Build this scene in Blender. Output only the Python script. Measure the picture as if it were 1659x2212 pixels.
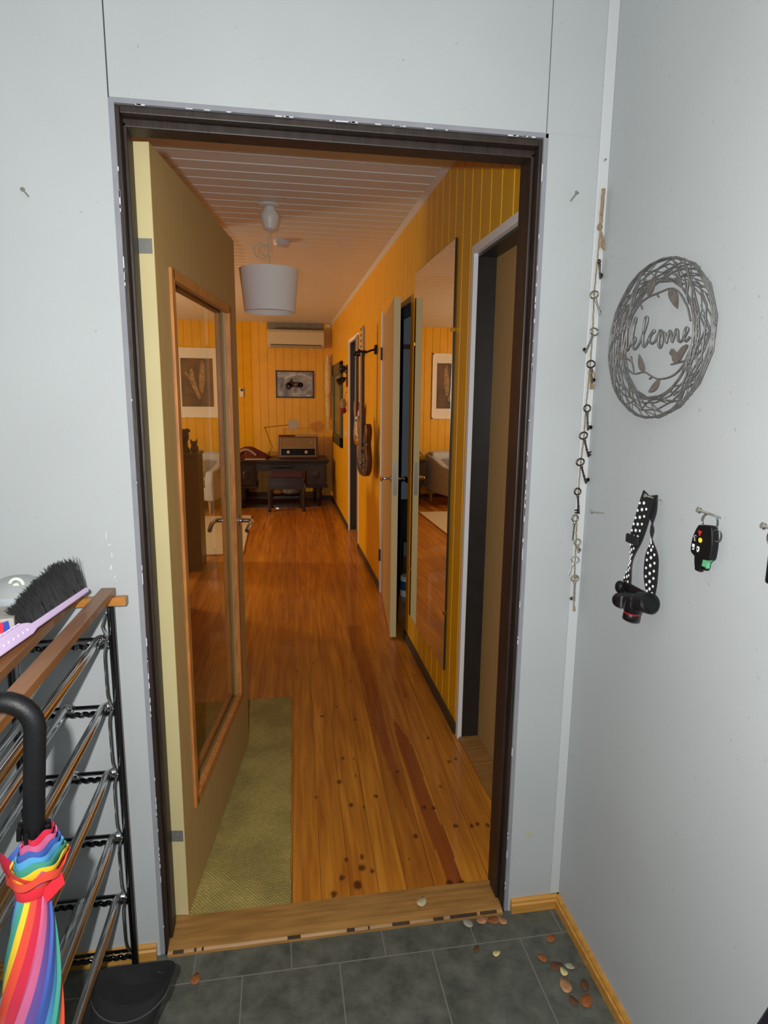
import bpy, bmesh, math, random
from mathutils import Vector, Matrix
random.seed(7)
for o in list(bpy.data.objects): bpy.data.objects.remove(o)
sc = bpy.context.scene
COL = sc.collection
PI = math.pi
# ------------------------------------------------------------------ camera
CX, CY, CZ = 0.3382, -1.5312, 1.4887
YAW, PITCH, ROLL, FPX = -0.1659, -0.1803, 0.0109, 1356.7
cy_, sy_, cp_, sp_ = math.cos(YAW), math.sin(YAW), math.cos(PITCH), math.sin(PITCH)
_r = Vector((cy_, sy_, 0)); FW = Vector((-sy_*cp_, cy_*cp_, sp_)); _u = _r.cross(FW)
RT = _r*math.cos(ROLL)+_u*math.sin(ROLL); UP = -_r*math.sin(ROLL)+_u*math.cos(ROLL)
cd = bpy.data.cameras.new('camera'); cam = bpy.data.objects.new('camera', cd); COL.objects.link(cam)
cd.sensor_fit = 'HORIZONTAL'; cd.sensor_width = 36; cd.lens = FPX*36/1659; cd.clip_start = 0.02
cam.matrix_world = Matrix.Translation((CX, CY, CZ)) @ Matrix((RT, UP, -FW)).transposed().to_4x4()
sc.camera = cam
# ------------------------------------------------------------------ light
w = bpy.data.worlds.new('world'); sc.world = w; w.use_nodes = True
w.node_tree.nodes['Background'].inputs[0].default_value = (0.5, 0.55, 0.6, 1)
w.node_tree.nodes['Background'].inputs[1].default_value = 0.02
def light(name, kind, loc, power, color, size=0.1, rot=(0, 0, 0), sy=None):
    l = bpy.data.lights.new(name, kind); l.energy = power; l.color = color
    if kind == 'AREA':
        l.size = size
        if sy: l.shape = 'RECTANGLE'; l.size_y = sy
    else: l.shadow_soft_size = size
    o = bpy.data.objects.new(name, l); COL.objects.link(o); o.location = loc; o.rotation_euler = rot
    return o
fl = Vector((CX, CY, CZ)) - RT*0.085 + UP*0.05
light('camera_flash', 'POINT', fl, 102, (1.0, 1.0, .985), 0.012)
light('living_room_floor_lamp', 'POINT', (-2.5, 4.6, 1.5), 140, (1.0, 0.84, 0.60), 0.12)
sc.view_settings.view_transform = 'Standard'; sc.view_settings.look = 'None'
sc.view_settings.exposure = 0.0; sc.view_settings.gamma = 1.0
try: sc.view_settings.use_curve_mapping = False
except Exception: pass
XW, XV, YF, ZC = 1.098, 1.134, 7.70, 2.50
# ------------------------------------------------------------------ materials
def lin(h):
    c = [int(h[i:i+2], 16)/255 for i in (0, 2, 4)]
    return tuple(x/12.92 if x <= .04045 else ((x+.055)/1.055)**2.4 for x in c)+(1,)
MATS = {}
def mat(name, col, rough=.6, metal=0, var=0.0, scale=20, bump=0, stretch=(1, 1, 1), col2=None, spec=.5, bscale=None, coat=0):
    if name in MATS: return MATS[name]
    m = bpy.data.materials.new(name); m.use_nodes = True; nt = m.node_tree; N = nt.nodes; L = nt.links
    b = N['Principled BSDF']; c = lin(col) if isinstance(col, str) else tuple(col)+(1,)
    b.inputs['Base Color'].default_value = c; b.inputs['Roughness'].default_value = rough
    b.inputs['Metallic'].default_value = metal; b.inputs['Specular IOR Level'].default_value = spec
    b.inputs['Coat Weight'].default_value = coat
    tc = N.new('ShaderNodeTexCoord'); mp = N.new('ShaderNodeMapping'); mp.inputs['Scale'].default_value = stretch
    L.new(tc.outputs['Object'], mp.inputs[0])
    nz = N.new('ShaderNodeTexNoise'); nz.inputs['Scale'].default_value = scale; nz.inputs['Detail'].default_value = 6
    L.new(mp.outputs[0], nz.inputs['Vector'])
    if var or col2:
        c2 = lin(col2) if col2 else tuple(x*(1-var) for x in c[:3])+(1,)
        r = N.new('ShaderNodeValToRGB'); r.color_ramp.elements[0].position = .35; r.color_ramp.elements[1].position = .65
        r.color_ramp.elements[0].color = c2; r.color_ramp.elements[1].color = c
        L.new(nz.outputs['Fac'], r.inputs[0]); L.new(r.outputs[0], b.inputs['Base Color'])
    if bump:
        n2 = N.new('ShaderNodeTexNoise'); n2.inputs['Scale'].default_value = bscale or scale*3; L.new(mp.outputs[0], n2.inputs['Vector'])
        bp = N.new('ShaderNodeBump'); bp.inputs['Strength'].default_value = bump; bp.inputs['Distance'].default_value = .002
        L.new(n2.outputs['Fac'], bp.inputs['Height']); L.new(bp.outputs[0], b.inputs['Normal'])
    MATS[name] = m; return m
def nodes(m):
    nt = m.node_tree; return nt, nt.nodes, nt.links, nt.nodes['Principled BSDF']
def math_(N, L, op, a, b=None, c=None):
    n = N.new('ShaderNodeMath'); n.operation = op
    for i, v in enumerate((a, b, c)):
        if v is None: continue
        if isinstance(v, (int, float)): n.inputs[i].default_value = v
        else: L.new(v, n.inputs[i])
    return n.outputs[0]
def mixc(N, L, f, a, b, mode='MIX'):
    n = N.new('ShaderNodeMix'); n.data_type = 'RGBA'; n.blend_type = mode
    if isinstance(f, (int, float)): n.inputs[0].default_value = f
    else: L.new(f, n.inputs[0])
    for i, v in ((6, a), (7, b)):
        if isinstance(v, tuple): n.inputs[i].default_value = v
        else: L.new(v, n.inputs[i])
    return n.outputs[2]
wallm = mat('painted_board_white', 'b0b4b5', .62, var=.05, scale=3, bump=.12, bscale=220)
nt, N, L, b = nodes(wallm)   # faint dark specks in the board
tc = N.new('ShaderNodeTexCoord'); nz = N.new('ShaderNodeTexNoise'); nz.inputs['Scale'].default_value = 90; nz.inputs['Detail'].default_value = 3
L.new(tc.outputs['Object'], nz.inputs['Vector'])
sp = N.new('ShaderNodeValToRGB'); sp.color_ramp.elements[0].position = .27; sp.color_ramp.elements[0].color = (.78, .78, .79, 1)
sp.color_ramp.elements[1].position = .31; sp.color_ramp.elements[1].color = (1, 1, 1, 1); L.new(nz.outputs['Fac'], sp.inputs[0])
src = b.inputs['Base Color'].links[0].from_socket
L.new(mixc(N, L, 1.0, src, sp.outputs[0], 'MULTIPLY'), b.inputs['Base Color'])
stripm = mat('strip_white', 'c2c5c6', .5)
greym = mat('board_edge_grey', '8b8c92', .8, var=.1)
darkfr = mat('dark_brown_stain', '30231d', .5, var=.45, scale=9, stretch=(6, 6, 1), bump=.3)
blackfr = mat('black_jamb_paint', '2a2726', .35, var=.2)
tan = mat('beech_veneer', 'b8955c', .5, var=.10, scale=12, stretch=(8, 8, .6))
cream = mat('cream_door_edge', 'cdbe8c', .5, var=.05, scale=5)
yellow = mat('yellow_panel_paint', (.82, .43, .004), .38, var=.08, scale=6)
ceilm = mat('ceiling_board_paint', 'dfdedb', .45, var=.04, scale=3)
pine = mat('pine_bead', 'c9803f', .4, var=.35, scale=14, stretch=(6, 6, .8))
pinel = mat('pine_baseboard', 'c48d40', .4, var=.25, scale=10, stretch=(.6, 6, 8))
chrome = mat('chrome', 'c9cacb', .12, 1)
steel = mat('brushed_steel', '9a9a92', .38, .55)
black = mat('black_plastic', '0c0c0e', .4, spec=.4)
blackr = mat('black_rubber_foam', '0b0c0e', .5, bump=.2, scale=150, spec=.3)
white = mat('white_plastic', 'e2e3e2', .4)
# tile floor
tile = mat('slate_tile', '62645e', .5)
nt, N, L, b = nodes(tile)
tc = N.new('ShaderNodeTexCoord'); mp = N.new('ShaderNodeMapping'); mp.inputs['Location'].default_value = (-.2175, .0975+.27*20, 0)
L.new(tc.outputs['Object'], mp.inputs[0])
br = N.new('ShaderNodeTexBrick'); br.offset = .5; br.inputs['Scale'].default_value = 1; br.inputs['Brick Width'].default_value = .2535
br.inputs['Row Height'].default_value = .27; br.inputs['Mortar Size'].default_value = .0022; br.inputs['Mortar Smooth'].default_value = .3
mp.inputs['Location'].default_value = (.2535*10-.2175, .27*10+.0975, 0)
L.new(mp.outputs[0], br.inputs['Vector'])
nz = N.new('ShaderNodeTexNoise'); nz.inputs['Scale'].default_value = 14; nz.inputs['Detail'].default_value = 10; nz.inputs['Roughness'].default_value = .7
L.new(tc.outputs['Object'], nz.inputs['Vector'])
rp = N.new('ShaderNodeValToRGB'); rp.color_ramp.elements[0].position = .35; rp.color_ramp.elements[0].color = lin('3d403a')
rp.color_ramp.elements[1].position = .68; rp.color_ramp.elements[1].color = lin('616258'); L.new(nz.outputs['Fac'], rp.inputs[0])
L.new(mixc(N, L, br.outputs['Fac'], rp.outputs[0], lin('6e6d64')), b.inputs['Base Color'])
bp = N.new('ShaderNodeBump'); bp.inputs['Strength'].default_value = .5; bp.inputs['Distance'].default_value = .003
L.new(math_(N, L, 'SUBTRACT', nz.outputs['Fac'], br.outputs['Fac']), bp.inputs['Height']); L.new(bp.outputs[0], b.inputs['Normal'])
# pine floor
def wood_floor():
    m = mat('lacquered_pine_floor', 'b5641c', .34, coat=.25)
    nt, N, L, b = nodes(m)
    tc = N.new('ShaderNodeTexCoord'); mp = N.new('ShaderNodeMapping'); mp.inputs['Rotation'].default_value = (0, 0, math.radians(1.6))
    L.new(tc.outputs['Object'], mp.inputs[0]); sx = N.new('ShaderNodeSeparateXYZ'); L.new(mp.outputs[0], sx.inputs[0])
    u = math_(N, L, 'DIVIDE', math_(N, L, 'ADD', sx.outputs[0], 10*.0875-.4345+.0875*20), .0875)
    fr = math_(N, L, 'FRACT', u); idx = math_(N, L, 'FLOOR', u)
    wn = N.new('ShaderNodeTexWhiteNoise'); wn.noise_dimensions = '1D'; L.new(idx, wn.inputs['W'])
    # grain
    cmb = N.new('ShaderNodeCombineXYZ')
    L.new(math_(N, L, 'MULTIPLY', sx.outputs[0], 26), cmb.inputs[0])
    L.new(math_(N, L, 'ADD', math_(N, L, 'MULTIPLY', sx.outputs[1], 1.4), math_(N, L, 'MULTIPLY', wn.outputs['Value'], 37)), cmb.inputs[1])
    L.new(math_(N, L, 'MULTIPLY', idx, 3.7), cmb.inputs[2])
    nz = N.new('ShaderNodeTexNoise'); nz.inputs['Scale'].default_value = 1.6; nz.inputs['Detail'].default_value = 5; nz.inputs['Distortion'].default_value = .6
    L.new(cmb.outputs[0], nz.inputs['Vector'])
    r1 = N.new('ShaderNodeValToRGB'); e = r1.color_ramp.elements
    e[0].position = .3; e[0].color = lin('a05c14'); e[1].position = .72; e[1].color = lin('d48f2e')
    L.new(nz.outputs['Fac'], r1.inputs[0])
    tone = N.new('ShaderNodeValToRGB'); e = tone.color_ramp.elements
    e[0].color = (.62, .50, .42, 1); e[1].color = (1.06, 1.06, 1.0, 1); x = tone.color_ramp.elements.new(.35); x.color = (.92, .86, .80, 1)
    L.new(wn.outputs['Value'], tone.inputs[0])
    c = mixc(N, L, 1.0, r1.outputs[0], tone.outputs[0], 'MULTIPLY')
    at = N.new('ShaderNodeAttribute'); at.attribute_name = 'heart'; c = mixc(N, L, math_(N, L, 'MULTIPLY', at.outputs['Fac'], .75), c, lin('7a2c0a'))
    at = N.new('ShaderNodeAttribute'); at.attribute_name = 'knot'; c = mixc(N, L, at.outputs['Fac'], c, lin('3c1406'))
    # random far knots
    vo = N.new('ShaderNodeTexVoronoi'); vo.inputs['Scale'].default_value = 4.2; L.new(mp.outputs[0], vo.inputs['Vector'])
    far = math_(N, L, 'MULTIPLY', math_(N, L, 'LESS_THAN', vo.outputs['Distance'], .045), math_(N, L, 'GREATER_THAN', sx.outputs[1], 2.0))
    c = mixc(N, L, math_(N, L, 'MULTIPLY', far, .7), c, lin('4a1a08'))
    seam = math_(N, L, 'LESS_THAN', math_(N, L, 'MINIMUM', fr, math_(N, L, 'SUBTRACT', 1, fr)), .013)
    c = mixc(N, L, math_(N, L, 'MULTIPLY', seam, .65), c, lin('4a2006'))
    L.new(c, b.inputs['Base Color'])
    bp = N.new('ShaderNodeBump'); bp.inputs['Strength'].default_value = .35; bp.inputs['Distance'].default_value = .001; bp.invert = True
    L.new(seam, bp.inputs['Height']); L.new(bp.outputs[0], b.inputs['Normal'])
    return m
floorm = wood_floor()
# ------------------------------------------------------------------ geometry helper
class G:
    def __init__(s): s.bm = bmesh.new(); s.mi = 0
    def face(s, vs):
        try:
            f = s.bm.faces.new(vs); f.material_index = s.mi; return f
        except ValueError: return None
    def v(s, p): return s.bm.verts.new(p)
    def box(s, x0, x1, y0, y1, z0, z1, M=None):
        P = [Vector((x, y, z)) for z in (z0, z1) for y in (y0, y1) for x in (x0, x1)]
        if M is not None: P = [M @ p for p in P]
        v = [s.v(p) for p in P]
        for f in ((0, 2, 3, 1), (4, 5, 7, 6), (0, 1, 5, 4), (2, 6, 7, 3), (0, 4, 6, 2), (1, 3, 7, 5)): s.face([v[i] for i in f])
        return s
    def ring(s, c, a, bb, r, n, rb=None):
        return [s.v(c+a*(r*math.cos(2*PI*i/n))+bb*((rb or r)*math.sin(2*PI*i/n))) for i in range(n)]
    def skin(s, rings, cap=True, closed=False):
        n = len(rings[0])
        for k in range(len(rings)-(0 if closed else 1)):
            A, B = rings[k], rings[(k+1) % len(rings)]
            for i in range(n): s.face([A[i], A[(i+1) % n], B[(i+1) % n], B[i]])
        if cap and not closed: s.face(rings[0][::-1]); s.face(rings[-1])
    def tube(s, pts, r, n=8, closed=False, flat=None):
        pts = [Vector(p) for p in pts]; R = r if isinstance(r, (list, tuple)) else [r]*len(pts)
        rings = []; prev = None
        for k, p in enumerate(pts):
            if closed: t = pts[(k+1) % len(pts)]-pts[k-1]
            elif k == 0: t = pts[1]-p
            elif k == len(pts)-1: t = p-pts[k-1]
            else: t = pts[k+1]-pts[k-1]
            t.normalize()
            if prev is None:
                a = t.cross(Vector((0, 0, 1)) if abs(t.z) < .9 else Vector((1, 0, 0))).normalized()
            else: a = (prev-t*prev.dot(t)).normalized()
            prev = a; rings.append(s.ring(p, a, t.cross(a), R[k], n))
        s.skin(rings, True, closed); return s
    def cyl(s, p0, p1, r0, r1=None, n=24): return s.tube([p0, p1], [r0, r0 if r1 is None else r1], n)
    def lathe(s, prof, c=(0, 0, 0), n=32, axis=(0, 0, 1), cap=True):
        c = Vector(c); t = Vector(axis).normalized(); a = t.cross(Vector((0, 0, 1)) if abs(t.z) < .9 else Vector((1, 0, 0))).normalized(); bb = t.cross(a)
        s.skin([s.ring(c+t*z, a, bb, max(r, 1e-4), n) for r, z in prof], cap); return s
    def ell(s, c, rx, ry, rz, n=20, m=12, M=None):
        c = Vector(c); rings = []
        for k in range(m+1):
            th = PI*k/m; rr = max(math.sin(th), .01)
            ps = [Vector((rx*rr*math.cos(2*PI*i/n), ry*rr*math.sin(2*PI*i/n), -rz*math.cos(th))) for i in range(n)]
            rings.append([s.v(c+(M @ p if M is not None else p)) for p in ps])
        s.skin(rings); return s
    def prism(s, poly, f0, f1):
        # poly: 2-D points, f0/f1 map them to 3-D on both faces
        A = [s.v(f0(*p)) for p in poly]; B = [s.v(f1(*p)) for p in poly]; n = len(poly)
        s.face(A[::-1]); s.face(B)
        for i in range(n): s.face([A[i], A[(i+1) % n], B[(i+1) % n], B[i]])
        return s
    def quad(s, *ps): s.face([s.v(p) for p in ps]); return s
    def build(s, name, m, parent=None, smooth=False, bevel=0, seg=2):
        bmesh.ops.recalc_face_normals(s.bm, faces=s.bm.faces)
        me = bpy.data.meshes.new(name); s.bm.to_mesh(me); s.bm.free()
        for mm in (m if isinstance(m, (list, tuple)) else [m]): me.materials.append(mm)
        o = bpy.data.objects.new(name, me); COL.objects.link(o)
        if smooth:
            for p in me.polygons: p.use_smooth = True
            try: me.set_sharp_from_angle(angle=math.radians(42))
            except Exception: pass
        if bevel:
            b = o.modifiers.new('bevel', 'BEVEL'); b.width = bevel; b.segments = seg; b.limit_method = 'ANGLE'; b.angle_limit = math.radians(40)
        if parent: attach(o, parent)
        return o
def wloc(p):
    l = Vector(p.location)
    while p.parent: p = p.parent; l += Vector(p.location)
    return l
def attach(o, parent):
    o.parent = parent; o.location = Vector(o.location)-wloc(parent)
def tag(o, label=None, cat=None, group=None, kind=None):
    for k, x in (('label', label), ('category', cat), ('group', group), ('kind', kind)):
        if x: o[k] = x
    return o
def empty(name, loc, label=None, cat=None, group=None, kind=None):
    o = bpy.data.objects.new(name, None); COL.objects.link(o); o.location = loc; o.empty_display_size = .05
    return tag(o, label, cat, group, kind)
def text(name, s, size, M, m, parent=None, ext=.0004, align='CENTER'):
    cu = bpy.data.curves.new(name, 'FONT'); cu.body = s; cu.size = size; cu.extrude = ext; cu.align_x = align; cu.align_y = 'CENTER'
    t = bpy.data.objects.new(name, cu); COL.objects.link(t); dg = bpy.context.evaluated_depsgraph_get()
    me = bpy.data.meshes.new_from_object(t.evaluated_get(dg)); bpy.data.objects.remove(t)
    me.transform(M); me.materials.clear(); me.materials.append(m)
    o = bpy.data.objects.new(name, me); COL.objects.link(o)
    if parent: attach(o, parent)
    return o
def spline(pts, k=6, closed=False):
    P = [Vector(p) for p in pts]; n = len(P); out = []
    for i in range(n if closed else n-1):
        p1, p2 = P[i], P[(i+1) % n]
        p0 = P[i-1] if (i > 0 or closed) else p1; p3 = P[(i+2) % n] if (i+2 < n or closed) else p2
        for j in range(k):
            t = j/k; out.append(.5*((2*p1)+(p2-p0)*t+(2*p0-5*p1+4*p2-p3)*t*t+(3*p1-p0-3*p2+p3)*t**3))
    if not closed: out.append(P[-1])
    return out
# ================================================================== SETTING: vestibule
g = G()
g.box(-2.2, -.004, 0, .035, 0, 2.6); g.box(-.001, .9715, 0, .035, 2.105, 2.6)
g.box(.9785, XV+.05, 0, .035, 0, 2.105); g.box(.974, XV+.05, 0, .035, 2.1052, 2.6)
g.box(-2.2, -.001, .035, .13, 0, 2.6); g.box(-.001, .979, .035, .13, 2.108, 2.6); g.box(.979, XV+.05, .035, .13, 0, 2.6)
tag(g.build('wall_front', wallm), 'pale grey painted board wall around the open doorway', 'wall', kind='structure')
g = G(); g.box(-.0039, -.0002, .0005, .035, 0, 2.104); g.box(.972, .9784, .001, .035, 2.0, 2.104)
tag(g.build('trim_1', greym), 'raw grey board edge beside the doorway', 'trim', kind='structure')
g = G(); g.box(XV, XV+.1, -3.2, 0, 0, 2.6)
tag(g.build('wall_right', wallm), 'pale grey wall with the wreath and hanging keys', 'wall', kind='structure')
g = G(); g.box(-2.3, -2.2, -3.2, .13, 0, 2.6); tag(g.build('wall_left', wallm), 'pale wall beside the shoe rack', 'wall', kind='structure')
g = G(); g.box(-2.3, XV+.1, -3.2, .13, 2.6, 2.7); tag(g.build('ceiling', wallm), 'white ceiling of the entrance', 'ceiling', kind='structure')
g = G(); g.box(-2.3, XV+.1, -3.2, .0, -.1, 0.0); tag(g.build('floor', tile), 'dark grey slate tile floor of the entrance', 'floor', kind='structure')
# corner batten with painted joint
g = G(); g.box(1.107, XV, -.005, 0, .045, 2.6)
tag(g.build('trim_2', stripm, bevel=.0015), 'white corner batten behind the string of keys', 'trim', kind='structure')
def baseboard(name, pts, label):
    # profile extruded along a wall; pts = two ends and the inward normal
    (a, bb, n) = pts; a = Vector(a); bb = Vector(bb); n = Vector(n)
    prof = [(0, 0), (.014, 0), (.014, .026), (.010, .030), (.010, .036), (.006, .042), (0, .042)]
    g = G(); g.prism(prof, lambda x, z: a+n*x+Vector((0, 0, z)), lambda x, z: bb+n*x+Vector((0, 0, z)))
    return tag(g.build(name, pinel), label, 'baseboard', kind='structure')
baseboard('baseboard_front', ((.985, 0, 0), (XV, 0, 0), (0, -1, 0)), 'short pine baseboard right of the doorway')
baseboard('baseboard_right', ((XV, -3.2, 0), (XV, -.0, 0), (-1, 0, 0)), 'long pine baseboard under the right wall')
baseboard('baseboard_left', ((-2.2, 0, 0), (-.012, 0, 0), (0, -1, 0)), 'pine baseboard behind the shoe rack')
# old paint scuffs, flakes and a stain on the front wall
scm = mat('flaked_paint', 'c9cccd', .7); stm = mat('yellowish_stain', 'b4b293', .7)
wf = bpy.data.objects['wall_front']; rs = random.Random(4)
def blot(g, x, z, rx, rz, d=.0004):
    n = 9; k = [rs.uniform(.6, 1.15) for _ in range(n)]
    g.prism([(x+rx*k[i]*math.cos(2*PI*i/n), z+rz*k[i]*math.sin(2*PI*i/n)) for i in range(n)], lambda a, c: Vector((a, .0002, c)), lambda a, c: Vector((a, -d, c)))
for (x, z, rx, rz) in ((-.068, 1.165, .0015, .012), (-.062, 1.14, .004, .002), (-.058, 1.115, .0015, .008), (-.062, 1.085, .003, .007), (-.055, 1.06, .0015, .005), (-.078, 1.10, .002, .001), (-.048, 1.135, .001, .001), (-.052, 1.05, .003, .001)):
    g = G(); blot(g, x, z, rx, rz); g.build('paint_scuff', scm, wf)
g = G(); blot(g, 1.035, .246, .012, .010); g.build('stain', stm, wf)
# ================================================================== DOORWAY (door_1): frame, sill, leaf
d1 = empty('door_1', (0.48, .06, 0), 'open entrance door with dark stained frame and glazed beech leaf', 'door', kind='structure')
g = G()
# front return of the wallboard (grey) and the dark frame
g.box(-.0008, .9785, .001, .035, 2.095, 2.106); g.box(.9675, .9788, .0008, .035, 0.0, 2.095); g.box(-.0015, .0075, .0008, .035, 0.0, 2.095)
rv = g.build('board_reveal', greym, d1)
rs = random.Random(8); g = G()
for k in range(70):     # flaked white paint where board and frame meet
    z = rs.uniform(.05, 2.07); h = rs.uniform(.002, .016)*(1 if rs.random() < .8 else 3); w_ = rs.uniform(.0006, .0016)
    if k % 2: g.box(.0070, .0078+w_, .0003, .0012+w_, z, z+h)
    else: g.box(.9672-w_, .9680, .0003, .0012+w_, z, z+h)
for k in range(26):
    x = rs.uniform(.02, .95); h = rs.uniform(.003, .02); g.box(x, x+h, .0003, .0018, 2.0938-rs.uniform(0, .0012), 2.0955)
g.build('flaked_paint_edge', scm, rv)
g = G()
g.box(.0005, .016, .006, .125, 0, 2.094); g.box(.9585, .9674, .006, .125, 0, 2.094); g.box(.016, .9585, .006, .125, 2.078, 2.094)
g.box(.016, .024, .030, .085, .02, 2.070); g.box(.950, .9585, .030, .085, .02, 2.070); g.box(.016, .9585, .030, .085, 2.060, 2.078)
g.build('frame', darkfr, d1, bevel=.0025)
g = G(); sill = [(-.012, .0), (-.012, .009), (-.006, .014), (.02, .017), (.112, .012), (.118, .006), (.118, 0)]
g.prism(sill, lambda y, z: Vector((.016, y, z)), lambda y, z: Vector((.9585, y, z)))
sillm = mat('worn_oak_sill', 'a87a40', .5, var=.35, scale=7, stretch=(1, 9, 9), bump=.2)
g.build('sill', sillm, d1)
g = G()   # worn chips along the sill edge
chipm = mat('sill_wear', '4a3a28', .8, var=.4)
for x, wdt in ((.03, .028), (.085, .006), (.105, .005), (.335, .036), (.50, .022), (.56, .005), (.63, .05), (.75, .03), (.80, .08), (.89, .05)):
    g.box(x, x+wdt, -.0128, -.0055, .0095, .0145)
g.build('worn_edge', chipm, d1)
# leaf
A0 = Vector((.055, .113, 0)); B0 = Vector((.183, 1.034, 0)); TD = (B0-A0).normalized(); ND = Vector((TD.y, -TD.x, 0))
ML = Matrix((( TD.x, ND.x, 0, A0.x), (TD.y, ND.y, 0, A0.y), (0, 0, 1, 0), (0, 0, 0, 1)))   # local x = along leaf, y = outward from face
LW = .93; s0, s1, z0, z1 = .115, .805, .29, 1.80
g = G()
for (a, bb, c, d) in ((0, s0, .014, 2.062), (s1, LW, .014, 2.062), (s0, s1, .014, z0), (s0, s1, z1, 2.062)): g.box(a, bb, -.042, 0, c, d, ML)
leaf = g.build('leaf', tan, d1)
g = G(); g.box(-.0012, 0, -.041, -.0005, .014, 2.062, ML); g.box(-.004, .006, -.050, -.041, .014, 2.066, ML)
g.build('edge_band', cream, leaf)
def beads(face, depth):
    g = G(); wd = .024
    y0, y1 = (-.012, .007) if face > 0 else (-.049, -.030)
    for (a, bb, c, d) in ((s0-.010, s0+wd-.006, z0-.010, z1+.010), (s1-wd+.006, s1+.010, z0-.010, z1+.010), (s0, s1, z0-.010, z0+wd-.006), (s0, s1, z1-wd+.006, z1+.010)):
        g.box(a, bb, y0, y1, c, d, ML)
    g.build('glazing_bead', pine, leaf, bevel=.002)
beads(1, 0); beads(-1, 0)
glass = bpy.data.materials.new('clear_glass'); glass.use_nodes = True; nt = glass.node_tree; nt.nodes.clear()
o_ = nt.nodes.new('ShaderNodeOutputMaterial'); mx = nt.nodes.new('ShaderNodeMixShader'); tr = nt.nodes.new('ShaderNodeBsdfTransparent'); gl = nt.nodes.new('ShaderNodeBsdfGlossy')
fr = nt.nodes.new('ShaderNodeFresnel'); ge_ = nt.nodes.new('ShaderNodeNewGeometry'); io_ = nt.nodes.new('ShaderNodeMapRange'); io_.inputs[3].default_value = 1.12; io_.inputs[4].default_value = 1/1.12; nt.links.new(ge_.outputs['Backfacing'], io_.inputs[0]); nt.links.new(io_.outputs[0], fr.inputs[0]); gl.inputs['Roughness'].default_value = .01; tr.inputs[0].default_value = (.93, .95, .93, 1)
nt.links.new(fr.outputs[0], mx.inputs[0]); nt.links.new(tr.outputs[0], mx.inputs[1]); nt.links.new(gl.outputs[0], mx.inputs[2]); nt.links.new(mx.outputs[0], o_.inputs[0])
g = G(); g.box(s0, s1, -.023, -.019, z0, z1, ML); g.build('glass_pane', glass, leaf)
g = G()
for z in (1.835, .27):
    g.box(-.0028, -.0012, -.040, -.004, z-.017, z+.017, ML)
    g.cyl(ML @ Vector((-.004, -.020, z)), ML @ Vector((-.0027, -.020, z)), .004, n=10)
    g.cyl(ML @ Vector((-.006, -.047, z-.02)), ML @ Vector((-.006, -.047, z+.02)), .005, n=10)
g.build('hinge', steel, leaf, smooth=True)
def lever(parent, M, s, z, sgn, y0, m=chrome):
    g = G(); P = lambda a, c, d: M @ Vector((a, y0+sgn*c, d))
    g.cyl(P(s, 0, z), P(s, .006, z), .024, n=20)
    pts = spline([P(s, .004, z), P(s, .035, z), P(s-.004, .047, z), P(s-.02, .053, z), P(s-.07, .053, z-.004), P(s-.115, .050, z-.018)], 5)
    g.tube(pts, .0085, 12)
    return g.build('handle', m, parent, smooth=True)
lever(leaf, ML, LW-.045, 1.0, 1, 0); lever(leaf, ML, LW-.045, 1.0, -1, -.042)
g = G(); g.box(LW, LW+.0015, -.032, -.010, .90, 1.10, ML); g.build('lock_plate', steel, leaf)
# ================================================================== SETTING: corridor and living room
XL = -3.6
# floor with knots and heartwood
KN = [(0.514,1.232),(0.59,1.314),(0.663,1.176),(0.736,1.116),(0.967,0.969),(0.577,0.866),(0.546,0.704),(0.675,0.594),(0.576,0.557),(0.62,0.535),(0.62,0.857),(0.616,0.736),(0.786,0.738),(1.011,0.776),(1.045,0.79),(0.933,0.617),(0.928,0.386),(0.985,0.378),(1.008,0.384),(1.042,0.372),(0.777,0.354),(0.841,0.502),(0.875,0.493),(0.581,0.284),(0.529,0.278),(0.575,0.236),(0.605,0.218),(0.552,0.166),(0.507,0.203),(0.476,0.142),(0.837,0.131),(0.875,0.125),(0.732,0.253),(0.691,1.587),(0.705,1.979),(0.504,1.85),(0.775,1.544),(0.942,1.377),(0.942,1.986),(0.839,1.953),(1.049,1.608),(.45,.62),(.41,1.75)]
KR = [.011, .008, .010, .008, .011, .010, .013, .011, .012, .006, .006, .006, .009, .010, .009, .008, .011, .010, .011, .010, .012, .011, .010, .010, .010, .015, .010, .018, .011, .013, .014, .014, .006]
H1 = [(.829,.06),(.875,.06),(.885,.348),(.875,.475),(.881,.69),(.885,.877),(.875,.994),(.843,1.172),(.823,.907),(.822,.631),(.827,.391)]
H2 = [(.745,2.4),(.756,1.586),(.742,1.115),(.752,.819),(.764,.623),(.778,.468),(.781,.741),(.801,1.106),(.813,1.501),(.844,2.4)]
def inside(p, poly):
    c = False; n = len(poly)
    for i in range(n):
        (x1, y1), (x2, y2) = poly[i], poly[i-1]
        if (y1 > p[1]) != (y2 > p[1]) and p[0] < (x2-x1)*(p[1]-y1)/(y2-y1)+x1: c = not c
    return c
g = G(); nx, ny = 125, 300; x0, x1, y0, y1 = .36, XW+.002, .1, 2.5
V = [[g.v((x0+(x1-x0)*i/nx, y0+(y1-y0)*j/ny, 0)) for i in range(nx+1)] for j in range(ny+1)]
for j in range(ny):
    for i in range(nx): g.face([V[j][i], V[j][i+1], V[j+1][i+1], V[j+1][i]])
vl = []
for j in range(ny+1):
    for i in range(nx+1):
        x = x0+(x1-x0)*i/nx; y = y0+(y1-y0)*j/ny; k = 0
        for q, (a, c) in enumerate(KN):
            r = (KR[q] if q < len(KR) else .008)*.68; d = math.hypot((x-a), (y-c)*.72)/r
            if d < 1.3: k = max(k, min(1, (1.25-d)*3))
        h = 1.0 if inside((x, y), H1) else (.75 if inside((x, y), H2) else 0)
        vl.append((max(0, k)*.9, h))
nfine = len(vl)
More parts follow.
